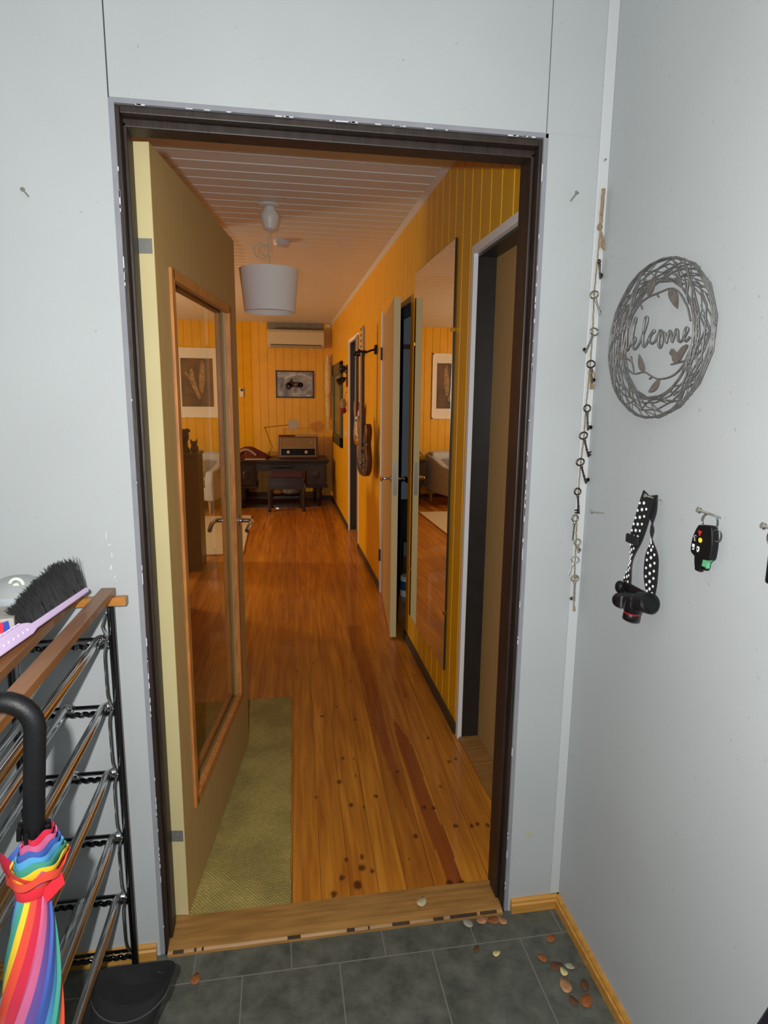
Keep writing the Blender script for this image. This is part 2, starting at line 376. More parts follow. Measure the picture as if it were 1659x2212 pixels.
g.quad((XL, .1, 0), (.36, .1, 0), (.36, 2.5, 0), (XL, 2.5, 0)); g.quad((XL, 2.5, 0), (XW+.002, 2.5, 0), (XW+.002, YF, 0), (XL, YF, 0))
g.quad((XW+.002, .1, 0), (2.4, .1, 0), (2.4, YF, 0), (XW+.002, YF, 0))
g.box(XL, 2.4, .1, YF, -.1, -.002)
for q in ((0, 0),): pass
fo = g.build('floor', floorm); tag(fo, 'lacquered orange pine plank floor of the hallway', 'floor', kind='structure')
ka = fo.data.attributes.new('knot', 'FLOAT', 'POINT'); ha = fo.data.attributes.new('heart', 'FLOAT', 'POINT')
for i, (a, c) in enumerate(vl): ka.data[i].value = a; ha.data[i].value = c
# grooved panel wall: boards along axis u, grooves of half width gw and depth gd
def panel_run(g, segs, ulo, uhi, phase, pitch, P, gw=.004, gd=.006):
    """segs: list of (u0,u1,w0,w1) solid pieces; P(u,w,d) -> point, d = depth into the wall"""
    k0 = math.floor((ulo-phase)/pitch)-1; k1 = math.ceil((uhi-phase)/pitch)+1
    for (a, bb, w0, w1) in segs:
        us = [(a, 0), (bb, 0)]
        for k in range(k0, k1+1):
            c = phase+k*pitch
            for du, d in ((-gw, 0), (-gw*.25, gd), (gw*.25, gd), (gw, 0)):
                if a+1e-4 < c+du < bb-1e-4: us.append((c+du, d))
        us.sort()
        for (p, dp), (q, dq) in zip(us, us[1:]):
            g.quad(P(p, w0, dp), P(q, w0, dq), P(q, w1, dq), P(p, w1, dp))
D2 = (.13, .945, 2.04); D3 = (2.15, 3.09, 2.06); D4 = (4.56, 5.41, 2.06)
segs = [(.13, D2[1], D2[2], ZC), (D2[1], D3[0], 0, ZC), (D3[0], D3[1], D3[2], ZC), (D3[1], D4[0], 0, ZC), (D4[0], D4[1], D4[2], ZC), (D4[1], YF, 0, ZC)]
g = G(); panel_run(g, segs, .13, YF, .544, .115, lambda u, w_, d: Vector((XW+d, u, w_)), gw=.005, gd=.008)
for a, bb, w0, w1 in segs: g.box(XW+.0085, XW+.035, a, bb, w0, w1)
g.box(XW+.035, XW+.11, .955, 2.15, 0, ZC); g.box(XW+.035, XW+.11, 3.09, 4.56, 0, ZC); g.box(XW+.035, XW+.11, 5.41, YF, 0, ZC); g.box(XW+.035, XW+.11, .13, YF, 2.07, ZC)
tag(g.build('wall_east', yellow), 'yellow vertical panelled wall along the right of the hallway', 'wall', kind='structure')
g = G(); panel_run(g, [(XL, XW, 0, ZC)], XL, XW, .31, .1127, lambda u, w_, d: Vector((u, YF+d, w_))); g.box(XL, XW+.1, YF+.007, YF+.1, 0, ZC)
tag(g.build('wall_far', yellow), 'yellow vertical panelled wall at the end of the hallway', 'wall', kind='structure')
g = G(); g.box(XL-.1, XL, .1, YF, 0, ZC); tag(g.build('wall_west', yellow), 'yellow wall of the living room', 'wall', kind='structure')
g = G(); g.box(XL, -.03, .13, .16, 0, ZC); g.box(-.45, -.42, .16, 3.0, 0, ZC); tag(g.build('wall_south', yellow), 'yellow wall behind the open door', 'wall', kind='structure')
g = G(); panel_run(g, [(.13, YF, XL, XW+.1)], .13, YF, 1.31, .1127, lambda u, w_, d: Vector((w_, u, ZC+d)), gw=.006, gd=.010); g.box(XL, 2.4, .13, YF, ZC+.011, ZC+.1)
tag(g.build('ceiling', ceilm), 'greyish white boarded ceiling of the hallway', 'ceiling', kind='structure')
corn = mat('cornice_paint', 'cfcfcb', .5)
g = G(); g.prism([(0, 0), (-.022, 0), (0, -.022)], lambda x, z: Vector((XW+x, .13, ZC+z)), lambda x, z: Vector((XW+x, YF, ZC+z)))
tag(g.build('trim_3', corn), 'slim white cornice along the top of the yellow wall', 'trim', kind='structure')
bbm = mat('dark_baseboard', '3a342e', .5, var=.2)
for i, (a, bb) in enumerate(((.985, 2.15), (3.125, 4.56), (5.45, YF))):
    g = G(); g.box(XW-.012, XW, a, bb, 0, .052)
    tag(g.build('baseboard_east', bbm, bevel=.002), ['dark baseboard under the tall mirror', 'dark baseboard under the guitars', 'dark baseboard at the far end of the yellow wall'][i], 'baseboard', kind='structure')
g = G(); g.box(XL, XW-.012, YF-.012, YF, 0, .05); tag(g.build('baseboard_far', bbm), 'dark baseboard behind the desk', 'baseboard', kind='structure')
whitec = mat('white_casing', 'eceef0', .5)
def side_door(name, D, label, closed=True, casing_near=True, top=True):
    a, bb, zt = D; e = empty(name, (XW, (a+bb)/2, 0), label, 'door', kind='structure')
    g = G()
    g.box(XW-.004, XW+.014, bb-.001, bb+.03, 0.0, zt+.03)
    if casing_near: g.box(XW-.004, XW+.014, a-.03, a+.001, 0, zt+.03)
    if top: g.box(XW-.004, XW+.014, a, bb, zt-.001, zt+.03)
    g.build('casing', whitec, e)
    g = G(); g.box(XW+.014, XW+.115, bb-.006, bb+.001, 0, zt); g.box(XW+.014, XW+.115, a-.001, a+.006, 0, zt); g.box(XW+.014, XW+.115, a, bb, zt-.012, zt+.001)
    g.build('jamb', blackfr, e)
    if closed:
        g = G(); g.box(XW+.088, XW+.128, a+.006, bb-.006, .015, zt-.012)
        g.build('leaf', tan, e)
        g = G(); g.box(XW+.0, XW+.10, a+.006, bb-.006, .0, .012); g.build('sill', sillm, e)
    return e
side_door('door_2', D2, 'closed beech door in the yellow wall just inside the doorway', casing_near=False)
d4 = side_door('door_4', D4, 'dark recessed doorway beyond the two guitars', closed=False)
g = G(); g.box(XW+.088, XW+.128, D4[0]+.006, D4[1]-.006, .015, D4[2]-.012); g.build('leaf', tan, d4)
g = G(); g.box(XW, XW+.10, D4[0]+.006, D4[1]-.006, 0, .012); g.build('sill', sillm, d4)
# door_3: leaf standing ajar
d3 = empty('door_3', (XW, 2.6, 0), 'beech door standing ajar between the mirror and the guitars', 'door', kind='structure')
g = G(); g.box(XW-.014, XW+.014, D3[1]-.001, D3[1]+.03, 0, D3[2]+.03); g.build('casing', whitec, d3)
g = G(); g.box(XW+.014, XW+.115, D3[1]-.006, D3[1]+.001, 0, D3[2]); g.box(XW+.05, XW+.115, D3[0]-.001, D3[0]+.006, 0, D3[2]); g.box(XW+.002, XW+.115, D3[0], D3[1], D3[2]-.03, D3[2]+.001)
g.build('jamb', blackfr, d3)
hx, hy = XW+.036, 3.078; tx, ty = 1.037, 2.138
T3 = (Vector((tx, ty, 0))-Vector((hx, hy, 0))).normalized(); N3 = Vector((T3.y, -T3.x, 0))   # N3 toward -x side
M3 = Matrix(((T3.x, N3.x, 0, hx), (T3.y, N3.y, 0, hy), (0, 0, 1, 0), (0, 0, 0, 1)))
W3 = (Vector((tx, ty, 0))-Vector((hx, hy, 0))).length
leaf3 = G().box(0, W3, 0, .038, .012, 2.052, M3).build('leaf', tan, d3)
g = G(); g.box(W3, W3+.0012, .0005, .0375, .012, 2.052, M3); g.box(W3-.012, W3+.001, .038, .0385, .012, 2.056, M3); g.build('edge_band', mat('cream_edge_pale', 'ddd09a', .5), leaf3)
g = G(); g.box(W3+.0012, W3+.0025, .008, .030, .91, 1.11, M3); g.box(W3+.0024, W3+.003, .013, .025, .99, 1.01, M3); g.build('lock_plate', steel, leaf3, bevel=.001)
def lever3(sgn, y0):
    P = lambda a, c, d: M3 @ Vector((a, y0+sgn*c, d)); s = W3-.06; z = 1.005
    g = G(); g.cyl(P(s, 0, z), P(s, .006, z), .022, n=16)
    g.tube(spline([P(s, .004, z), P(s, .04, z), P(s-.004, .052, z), P(s-.02, .056, z), P(s-.10, .056, z-.006), P(s-.118, .052, z-.03)], 5), .008, 10)
    g.build('handle', chrome, leaf3, smooth=True)
lever3(1, .038); lever3(-1, 0)
g = G()
for z in (1.80, .30): g.cyl((XW-.017, hy+.012, z-.045), (XW-.017, hy+.012, z+.045), .008, n=10)
g.build('hinge', mat('dark_hinge', '4a453e', .5, .6), leaf3, smooth=True)
# small room behind the ajar door
bluew = mat('blue_grey_wall_paint', '7f8a94', .6, var=.05)
g = G(); g.box(1.208, 2.3, 4.2, 4.3, 0, ZC); g.box(2.3, 2.4, 1.2, 4.3, 0, ZC); g.box(1.208, 2.3, 1.2, 1.3, 0, ZC)
tag(g.build('wall_utility_room', bluew), 'blue grey walls of the small room behind the ajar door', 'wall', kind='structure')
# ================================================================== THINGS: hallway
# mirror
mir = mat('mirror_silver', (.86, .87, .84), .0, 1)
my0, my1, mz0, mz1 = 1.19, 1.975, .215, 2.155
e = empty('wall_mirror', (XW-.006, (my0+my1)/2, mz0), 'tall frameless mirror on the yellow wall right of the ajar door', 'mirror')
ang = .0055
def MP(y, z, d=0): return Vector((XW-.0065-d+(y-my0)*ang*-1, y, z))
g = G(); g.prism([(my0, mz0), (my1, mz0), (my1, mz1), (my0, mz1)], lambda y, z: MP(y, z, 0)+Vector((.004, 0, 0)), lambda y, z: MP(y, z, .0035))
g.build('backing', mat('mirror_dark_edge', '2b261f', .4), e)
g = G(); g.prism([(my0+.003, mz0+.003), (my1-.003, mz0+.003), (my1-.003, mz1-.003), (my0+.003, mz1-.003)], lambda y, z: MP(y, z, .0036), lambda y, z: MP(y, z, .0046))
g.build('mirror_glass', mir, e)
for y, z in ((my0, 1.78), (my0, .5), (my1, 1.78), (my1, .5)):
    g = G(); g.box(XW-.020, XW-.002, y-.006, y+.006, z-.008, z+.008); g.build('clip', mat('brass_clip', 'b58a3a', .3, 1), e)
# mat
matm = mat('woven_mat', '8d8a3c', .9, bump=.6, scale=90)
nt, N, L, b = nodes(matm)
tc = N.new('ShaderNodeTexCoord'); wv = N.new('ShaderNodeTexBrick'); wv.inputs['Scale'].default_value = 1
wv.inputs['Brick Width'].default_value = .011; wv.inputs['Row Height'].default_value = .0065; wv.inputs['Mortar Size'].default_value = .0013
wv.inputs['Color1'].default_value = lin('cdb668'); wv.inputs['Color2'].default_value = lin('b3a054'); wv.inputs['Mortar'].default_value = lin('80703a')
L.new(tc.outputs['Object'], wv.inputs['Vector'])
nz = N.new('ShaderNodeTexNoise'); nz.inputs['Scale'].default_value = 5; L.new(tc.outputs['Object'], nz.inputs['Vector'])
rr = N.new('ShaderNodeValToRGB'); rr.color_ramp.elements[0].position = .4; rr.color_ramp.elements[0].color = (.72, .72, .72, 1); rr.color_ramp.elements[1].position = .6; L.new(nz.outputs['Fac'], rr.inputs[0])
L.new(mixc(N, L, 1, wv.outputs['Color'], rr.outputs[0], 'MULTIPLY'), b.inputs['Base Color'])
g = G(); nseg = 30
def mpos(i, j, z):   # slight waviness
    t = i/nseg; x = (-.18+.022*t) if j == 0 else (.346+.029*t+.002*math.sin(i*1.3)); y = .115+1.315*t
    return (x, y, z+.0008*math.sin(i*1.7+j))
topv = [[g.v(mpos(i, j, .010)) for j in (0, 1)] for i in range(nseg+1)]; bot = [[g.v(mpos(i, j, .001)) for j in (0, 1)] for i in range(nseg+1)]
for i in range(nseg):
    g.face([topv[i][0], topv[i][1], topv[i+1][1], topv[i+1][0]]); g.face([bot[i][0], bot[i+1][0], bot[i+1][1], bot[i][1]])
    g.face([topv[i][1], bot[i][1], bot[i+1][1], topv[i+1][1]]); g.face([topv[i][0], topv[i+1][0], bot[i+1][0], bot[i][0]])
g.face([topv[0][0], bot[0][0], bot[0][1], topv[0][1]]); g.face([topv[-1][0], topv[-1][1], bot[-1][1], bot[-1][0]])
tag(g.build('floor_mat', matm), 'olive green woven runner mat under the open door', 'mat')
# pendant lamp
px, py = .305, 2.14
e = empty('pendant_lamp', (px, py, ZC), 'white drum pendant lamp with coiled cord in the hallway', 'lamp')
g = G(); g.lathe([(.058, 0), (.058, -.006), (.03, -.010)], (px, py, ZC), 28); g.build('ceiling_plate', white, e, smooth=True)
g = G(); g.lathe([(.028, -.012), (.030, -.02), (.052, -.052), (.050, -.075), (.034, -.122), (.012, -.134), (.004, -.136)], (px+.006, py, ZC), 28); g.build('canopy', white, e, smooth=True)
cordm = mat('ivory_cord', 'd8d0bd', .5)
g = G(); pts = [Vector((px-.002, py, ZC-.13)), Vector((px-.003, py, ZC-.17)), Vector((px-.004, py, ZC-.215))]
for k in range(0, 25):
    a = k/24*2*PI*2; r = .038 if a < 2*PI else .024
    pts.append(Vector((px-.004-r+r*math.cos(a), py+.004*math.sin(a*.5), ZC-.235-r*math.sin(a)*1.0)))
pts += [Vector((px-.001, py, ZC-.27)), Vector((px, py, ZC-.30)), Vector((px, py, 2.08))]
g.tube(spline(pts, 3), .0032, 8); g.build('cord', cordm, e, smooth=True)
shm = mat('white_shade_fabric', 'f2f2f2', .7); shm.node_tree.nodes['Principled BSDF'].inputs['Transmission Weight'].default_value = 0
g = G(); g.lathe([(.161, 2.168), (.1385, 1.946), (.1365, 1.946), (.159, 2.168), (.161, 2.168)], (px-.004, py, 0), 48, cap=False); g.build('lamp_shade', shm, e, smooth=True)
g = G()
for k in range(3):
    a = k*2*PI/3+.4; g.tube([(px, py, 2.09), (px+.15*math.cos(a), py+.15*math.sin(a), 2.145)], .0018, 6)
g.lathe([(.02, 2.03), (.02, 2.09)], (px, py, 0), 16); g.build('shade_fitting', white, e)
g = G(); g.lathe([(.054, 0), (.054, -.018), (.045, -.032), (.02, -.036)], (.38, 2.93, ZC), 28)
tag(g.build('smoke_detector', mat('detector_plastic', 'c9c9d6', .5), smooth=True), 'small round smoke detector on the ceiling behind the pendant', 'smoke detector')
# ---- guitars
def rotm(c, th, tilt=0):
    return Matrix.Translation(c) @ Matrix.Rotation(th, 4, 'Z') @ Matrix.Rotation(tilt, 4, 'X')
# guitar local frame: x = outward from the face, y = across, z = up ; origin = body centre
def body_outline(kind):
    if kind == 'bass':
        pts = [(.0, -.215), (.09, -.205), (.15, -.15), (.165, -.07), (.14, .0), (.125, .05), (.145, .11), (.15, .16), (.12, .20), (.085, .19), (.065, .13), (.04, .10), (-.035, .10), (-.05, .13), (-.075, .20), (-.115, .255), (-.15, .24), (-.16, .17), (-.13, .09), (-.125, .02), (-.155, -.06), (-.16, -.14), (-.10, -.20)]
    else:
        pts = [(.0, -.20), (.09, -.19), (.15, -.14), (.16, -.07), (.125, .0), (.115, .05), (.14, .10), (.145, .15), (.11, .18), (.075, .16), (.05, .11), (.03, .10), (-.03, .10), (-.045, .12), (-.08, .18), (-.12, .20), (-.145, .16), (-.14, .10), (-.115, .04), (-.125, 0), (-.155, -.07), (-.15, -.14), (-.09, -.19)]
    return [(p.x, p.y) for p in spline([(a, c, 0) for a, c in pts], 4, True)]
def guitar(name, M, kind, label, bodym, pg, nut_z, head_z, neckm, headm):
    e = empty(name, M @ Vector((0, 0, -.2)), label, 'guitar')
    out = body_outline(kind)
    g = G(); g.prism(out, lambda y, z: M @ Vector((-.042, y, z)), lambda y, z: M @ Vector((0, y, z))); g.build('body', bodym, e, bevel=.006, seg=3)
    g = G(); g.prism([(y*.62+.01, z*.72-.01) for y, z in out], lambda y, z: M @ Vector((0, y, z)), lambda y, z: M @ Vector((.0022, y, z))); g.build('pickguard', pg, e)
    g = G(); g.prism([(-.029, .02), (.029, .02), (.021, nut_z), (-.021, nut_z)], lambda y, z: M @ Vector((-.012, y, z)), lambda y, z: M @ Vector((.010, y, z))); nk = g.build('neck', neckm, e, bevel=.003)
    g = G()
    for k in range(19):
        z = nut_z-(nut_z-.02)*(1-2**(-(k+1)/12))*1.35
        if z > .04: g.box(.0100, .0112, -.024, .024, z-.001, z+.001, M)
    g.build('frets', steel, nk)
    hl = [(-.021, nut_z), (.021, nut_z), (.030, nut_z+.03), (.034, head_z-.03), (.018, head_z), (-.026, head_z-.012), (-.032, nut_z+.05)]
    g = G(); g.prism(hl, lambda y, z: M @ Vector((-.012, y, z)), lambda y, z: M @ Vector((.004, y, z))); hd = g.build('headstock', headm, e, bevel=.002)
    n = 4 if kind == 'bass' else 6
    for k in range(n):
        z = nut_z+.045+(head_z-nut_z-.07)*k/(n-1); g = G()
        g.cyl(M @ Vector((.003, -.012, z)), M @ Vector((.014, -.012, z)), .0055, n=10); g.cyl(M @ Vector((-.006, -.03, z)), M @ Vector((-.006, -.055, z)), .004, n=8)
        g.ell(M @ Vector((-.006, -.064, z)), .008, .011, .009, 8, 6); g.build('tuning_peg', steel, hd, smooth=True)
    g = G()
    for k in range(n):
        y = (k-(n-1)/2)*(.045/(n-1)); g.tube([M @ Vector((.016, y*1.1, -.12)), M @ Vector((.012, y*.75, nut_z))], .0009, 5)
    g.build('strings', steel, e)
    for zz in (-.02, .035) if kind == 'bass' else (-.05, .0, .05):
        g = G(); g.box(.0022, .012, -.042, .042, zz-.013, zz+.013, M); g.build('pickup', black if kind == 'bass' else white, e, bevel=.003)
    g = G(); g.box(.0, .014, -.036, .036, -.145, -.10, M)
    for k in range(n): g.box(.012, .019, (k-(n-1)/2)*.016-.005, (k-(n-1)/2)*.016+.005, -.13, -.115, M)
    g.build('bridge', chrome, e, bevel=.001)
    for (y, z) in ((.095, -.12), (.10, -.075), (.085, -.16)):
        g = G(); g.cyl(M @ Vector((.001, y, z)), M @ Vector((.016, y, z)), .010, .009, 14); g.build('knob', chrome, e, smooth=True)
    return e
redb = mat('deep_red_lacquer', '400a0a', .25, coat=.5)
walnut = mat('brown_pickguard', '38241c', .35)
rosew = mat('rosewood_board', '4a342c', .45, var=.2)
maple = mat('maple_head', 'b3a08a', .35, var=.1)
# local x (face outward) -> world -x ; rotation about z by pi + theta turns the face to the camera
Mb = rotm(Vector((.985, 3.43, 1.085)), PI+math.radians(7.5))
guitar('bass_guitar', Mb, 'bass', 'dark red bass guitar hanging nearest on the yellow wall', redb, walnut, .745, .945, rosew, maple)
Mg = rotm(Vector((1.032, 4.16, 1.255)), PI+math.radians(5))
guitar('electric_guitar', Mg, 'strat', 'red and cream electric guitar hanging behind the bass guitar', mat('cherry_red_lacquer', '8a1512', .2, coat=.6), mat('cream_pickguard', 'cfc4ae', .4), .60, .775, rosew, maple)
def hanger(x, y, z, label, out):
    e = empty('guitar_hanger', (XW, y, z), label, 'hanger'); g = G()
    g.prism([(-.028, -.035), (.028, -.035), (.034, 0), (.028, .035), (-.028, .035), (-.034, 0)], lambda a, c: Vector((XW-.0005, y+a, z+c)), lambda a, c: Vector((XW-.018, y+a, z+c))); g.build('base_plate', black, e, bevel=.003)
    g = G(); g.tube(spline([(XW-.015, y, z), (XW-.04, y, z-.005), (x+.035, y, z-.02)], 4), .008, 10)
    g.tube(spline([(x+.035, y, z-.02), (x+.025, y-.035, z-.02), (x-.012, y-.036, z-.018), (x-.035, y-.036, z-.006)], 4), .009, 10)
    g.tube(spline([(x+.035, y, z-.02), (x+.025, y+.035, z-.02), (x-.012, y+.036, z-.018), (x-out, y+.036, z-.022)], 4), .009, 10)
    g.build('yoke', blackr, e, smooth=True)
hanger(.985, 3.43, 1.853, 'black wall hanger holding the dark red bass guitar', .06)
hanger(1.032, 4.16, 1.875, 'black wall hanger holding the red and cream guitar', .03)
# ---- wall lamp, hanging decoration, switch near the far doorway
e = empty('wall_lamp', (XW, 5.56, 1.72), 'small black two headed wall lamp beyond the dark doorway', 'lamp')
g = G(); g.box(XW-.014, XW, 5.53, 5.59, 1.60, 1.84); g.build('base_plate', mat('lamp_wood', '6b3b1e', .5), e, bevel=.003)
dk = mat('dark_bronze', '1c1f22', .25, .4)
g = G(); g.lathe([(.012, -.03), (.040, -.02), (.046, .01), (.030, .04), (.010, .05)], (1.045, 5.54, 1.79), 20, axis=(-.7, -.2, .6)); g.build('lamp_head', dk, e, smooth=True)
g = G(); g.lathe([(.010, -.05), (.028, -.03), (.040, .03), (.042, .055), (.038, .055)], (1.030, 5.54, 1.67), 20, axis=(-.8, -.1, -.5)); g.build('lamp_head', dk, e, smooth=True)
g = G(); g.tube(spline([(XW-.01, 5.56, 1.75), (1.06, 5.55, 1.77), (1.05, 5.545, 1.79)], 4), .006, 8); g.tube(spline([(XW-.01, 5.56, 1.69), (1.06, 5.55, 1.70), (1.035, 5.545, 1.68)], 4), .006, 8); g.build('arm', dk, e, smooth=True)
e = empty('heart_decoration', (1.05, 5.5, 1.30), 'red and cream hanging ornament below the small wall lamp', 'decoration')
g = G(); g.ell((1.045, 5.5, 1.345), .036, .03, .038); g.build('red_pad', mat('dark_red_felt', '7d1420', .8), e, smooth=True)
g = G(); g.lathe([(.018, .06), (.032, .03), (.038, -.01), (.02, -.05)], (1.045, 5.5, 1.41), 14); g.tube([(1.06, 5.5, 1.46), (1.075, 5.5, 1.54)], .003, 6); g.build('cream_part', mat('ornament_cream', 'a08a72', .8, var=.4, scale=60), e, smooth=True)
g = G(); g.cyl((XW, 5.5, 1.54), (1.07, 5.5, 1.545), .003, n=8); g.build('hook', steel, e)
g = G(); g.box(XW-.012, XW, 5.59, 5.67, 1.045, 1.125); g.box(XW-.017, XW-.011, 5.605, 5.655, 1.06, 1.11)
tag(g.build('light_switch', mat('switch_ivory', 'd8ceb8', .4), bevel=.003), 'small ivory light switch beside the dark doorway', 'switch')
# green framed mirror on the right wall
e = empty('green_framed_picture', (XW, 6.63, .88), 'tall dark green framed picture on the far right wall', 'picture')
grn = mat('dark_green_paint', '2f4a3c', .35, var=.3, scale=30); y0, y1, zb, zt = 6.05, 7.22, .88, 1.91
g = G()
for a, bb, c, d in ((y0, y0+.14, zb, zt), (y1-.14, y1, zb, zt), (y0, y1, zb, zb+.13), (y0, y1, zt-.15, zt)): g.box(XW-.028, XW, a, bb, c, d)
g.build('frame', grn, e, bevel=.006)
g = G(); g.box(XW-.012, XW-.002, y0+.14, y1-.14, zb+.13, zt-.15); g.build('panel', mat('aged_gilt_panel', '8a8040', .25, .3, col2='3d5a3a', scale=5), e)
# macrame hanging in the corner
mac = mat('cream_crochet', 'efe2b8', .9, col2='b8a470', scale=85, bump=.8)
e = empty('crochet_hanging', (1.045, 7.63, 1.02), 'long cream crocheted garlic braid in the far corner', 'wall hanging')
pr = []; rnd = random.Random(3)
for z, r in ((2.07, .014), (2.0, .028), (1.96, .022), (1.93, .040), (1.80, .044), (1.62, .046), (1.56, .040), (1.53, .030), (1.44, .036), (1.38, .036), (1.30, .034), (1.20, .028), (1.19, .018), (1.03, .014)): pr.append((r, z))
g = G(); rings = []
for k in range(70):
    t = k/69; zz = 2.07-1.04*t
    for (ra, za), (rb, zb2) in zip(pr, pr[1:]):
        if zb2 <= zz <= za: r = ra+(rb-ra)*(za-zz)/(za-zb2)
    rings.append([g.v((1.043+(r*1.0+.003*math.sin(9*j+k*1.9))*math.cos(2*PI*j/14), 7.64+r*.9*math.sin(2*PI*j/14), zz)) for j in range(14)])
g.skin(rings); g.build('braid', mac, e, smooth=True)
g = G(); g.tube(spline([(1.05, 7.60, 1.53), (1.02, 7.585, 1.50), (1.035, 7.58, 1.42), (1.055, 7.585, 1.46)], 5), .006, 8); g.build('loop', mac, e, smooth=True)
g = G(); g.tube([(XW-.012, 7.42, 1.50), (XW-.012, 7.42, 2.07)], .004, 6); g.build('hanging_wire', bbm, e)
# ---- far wall things
e = empty('air_conditioner', (.59, YF, 2.15), 'white wall mounted air conditioner on the far yellow wall', 'air conditioner')
acm = mat('ac_plastic', 'cfc3a4', .45)
pf = [(YF, 2.16), (7.54, 2.150), (7.505, 2.19), (7.49, 2.26), (7.495, 2.36), (7.52, 2.395), (YF, 2.40)]
g = G(); g.prism(pf, lambda y, z: Vector((.205, y, z)), lambda y, z: Vector((.98, y, z))); g.build('housing', acm, e, bevel=.006)
g = G(); g.box(.245, .94, 7.500, 7.515, 2.186, 2.196); g.build('air_slot', bbm, e)
g = G(); g.box(.245, .94, 7.503, 7.52, 2.150, 2.184, None); g.build('louvre', mat('ac_flap', '9c8f74', .5), e, bevel=.003)
g = G(); g.box(.27, .285, 7.486, 7.491, 2.33, 2.338); g.build('indicator', white, e)
g = G(); panel_run(g, [(.205, .98, 2.405, 2.498)], .2, 1, .31, .1127, lambda u, w_, d: Vector((u, YF-.012+d*.6, w_))); g.box(.205, .98, YF-.007, YF, 2.405, 2.498)
tag(g.build('trim_4', mat('bare_grey_panel', '8b8375', .7, var=.15)), 'grey unpainted panel strip above the air conditioner', 'trim', kind='structure')
g = G(); g.tube(spline([(1.062, YF-.006, 2.488), (1.03, YF-.006, 2.45), (1.032, YF-.006, 2.34), (1.036, YF-.006, 2.25), (1.03, YF-.006, 2.19), (1.0, YF-.006, 2.185)], 6), .004, 8); g.box(1.035, 1.075, YF-.02, YF-.001, 2.46, 2.492)
tag(g.build('power_cable', white, smooth=True), 'thin white cable running down beside the air conditioner', 'cable')
# poster
e = empty('framed_poster', (.574, YF, 1.469), 'silver framed motorcycle print with dark frame above the desk', 'picture')
X0, X1, Z0, Z1 = .305, .843, 1.469, 1.85
g = G()
for a, bb, c, d in ((X0, X0+.018, Z0, Z1), (X1-.018, X1, Z0, Z1), (X0, X1, Z0, Z0+.018), (X0, X1, Z1-.018, Z1)): g.box(a, bb, YF-.02, YF-.001, c, d)
g.build('frame', mat('dark_purple_frame', '2a1a1e', .4), e, bevel=.002)
g = G(); g.box(X0+.015, X1-.015, YF-.010, YF-.004, Z0+.015, Z1-.015); g.build('print', mat('silver_foil', 'a9adb4', .45, .35, col2='6f727a', scale=14, bump=.5), e)
lt = mat('print_lettering', 'f2ece6', .6); cxp = .625
s = 'LEGENDS NEVER DIE'; RX = lambda t: Matrix.Translation(t) @ Matrix.Rotation(PI/2, 4, 'X')
for i, ch in enumerate(s):
    if ch == ' ': continue
    a = math.radians(34-68*i/(len(s)-1)); p = Vector((cxp-.33*math.sin(a)*.98, YF-.0112, 1.468+.33*math.cos(a)))
    M = Matrix.Translation(p) @ Matrix.Rotation(-0, 4, 'X') @ Matrix.Rotation(-a, 4, 'Y') @ Matrix.Rotation(PI/2, 4, 'X')
    text('letter', ch, .042, M, lt, e)
text('letter', 'U.S.A', .034, RX((.575, YF-.0112, 1.525)), lt, e); G().box(.728, .795, YF-.0112, YF-.0100, 1.500, 1.509).build('signature_line', lt, e)
dkp = mat('print_dark', '241a14', .6)
g = G(); Pm = lambda x, z, d: Vector((x, YF-.0105-d, z))
def disc(g, x, z, r, r2=0, d=.001, n=24):
    g.prism([(x+r*math.cos(2*PI*i/n), z+r*.98*math.sin(2*PI*i/n)) for i in range(n)], lambda a, c: Pm(a, c, 0), lambda a, c: Pm(a, c, d))
disc(g, .487, 1.635, .048); disc(g, .655, 1.650, .034)
g.prism([(.46, 1.66), (.51, 1.715), (.53, 1.745), (.545, 1.74), (.54, 1.705), (.59, 1.69), (.66, 1.69), (.69, 1.665), (.68, 1.63), (.62, 1.618), (.53, 1.62)], lambda a, c: Pm(a, c, 0), lambda a, c: Pm(a, c, .001))
mc = g.build('motorcycle_picture', dkp, e)
g = G(); disc(g, .487, 1.635, .014, d=.002); disc(g, .655, 1.65, .010, d=.002); disc(g, .58, 1.65, .02, d=.002); disc(g, .605, 1.665, .012, d=.002)
g.build('motorcycle_detail', mat('print_bronze', '7a5c44', .6), e)
# remote control
e = empty('remote_control', (-.166, YF, 1.47), 'white remote control in a holder on the far yellow wall', 'remote control')
g = G(); g.box(-.195, -.143, YF-.022, YF, 1.475, 1.60); g.build('case', white, e, bevel=.006)
g = G(); g.box(-.187, -.151, YF-.0235, YF-.021, 1.555, 1.59); g.build('display', mat('lcd_grey', '4a5054', .3), e)
# white framed picture
e = empty('framed_print', (-.775, YF, 1.18), 'large white framed brown art print with pale mount on the far wall', 'picture')
X0, X1, Z0, Z1 = -1.067, -.483, 1.185, 2.135
g = G()
for a, bb, c, d in ((X0, X0+.02, Z0, Z1), (X1-.02, X1, Z0, Z1), (X0, X1, Z0, Z0+.02), (X0, X1, Z1-.02, Z1)): g.box(a, bb, YF-.025, YF-.001, c, d)
g.build('frame', mat('white_frame', 'f0ede8', .5), e, bevel=.002)
g = G(); g.box(X0+.018, X1-.018, YF-.012, YF-.004, Z0+.018, Z1-.018); g.build('mount', mat('pale_mount', 'ebe8e2', .7), e)
g = G(); g.box(-.985, -.555, YF-.0145, YF-.011, 1.335, 1.995); art = g.build('print', mat('brown_print', '6b4a26', .5, col2='3a2c22', scale=7), e)
palef = mat('print_pale_shape', 'b09468', .6, col2='7d6240', scale=26)
def Pq(x, z, d): return Vector((x, YF-.0145-d, z))
g = G()
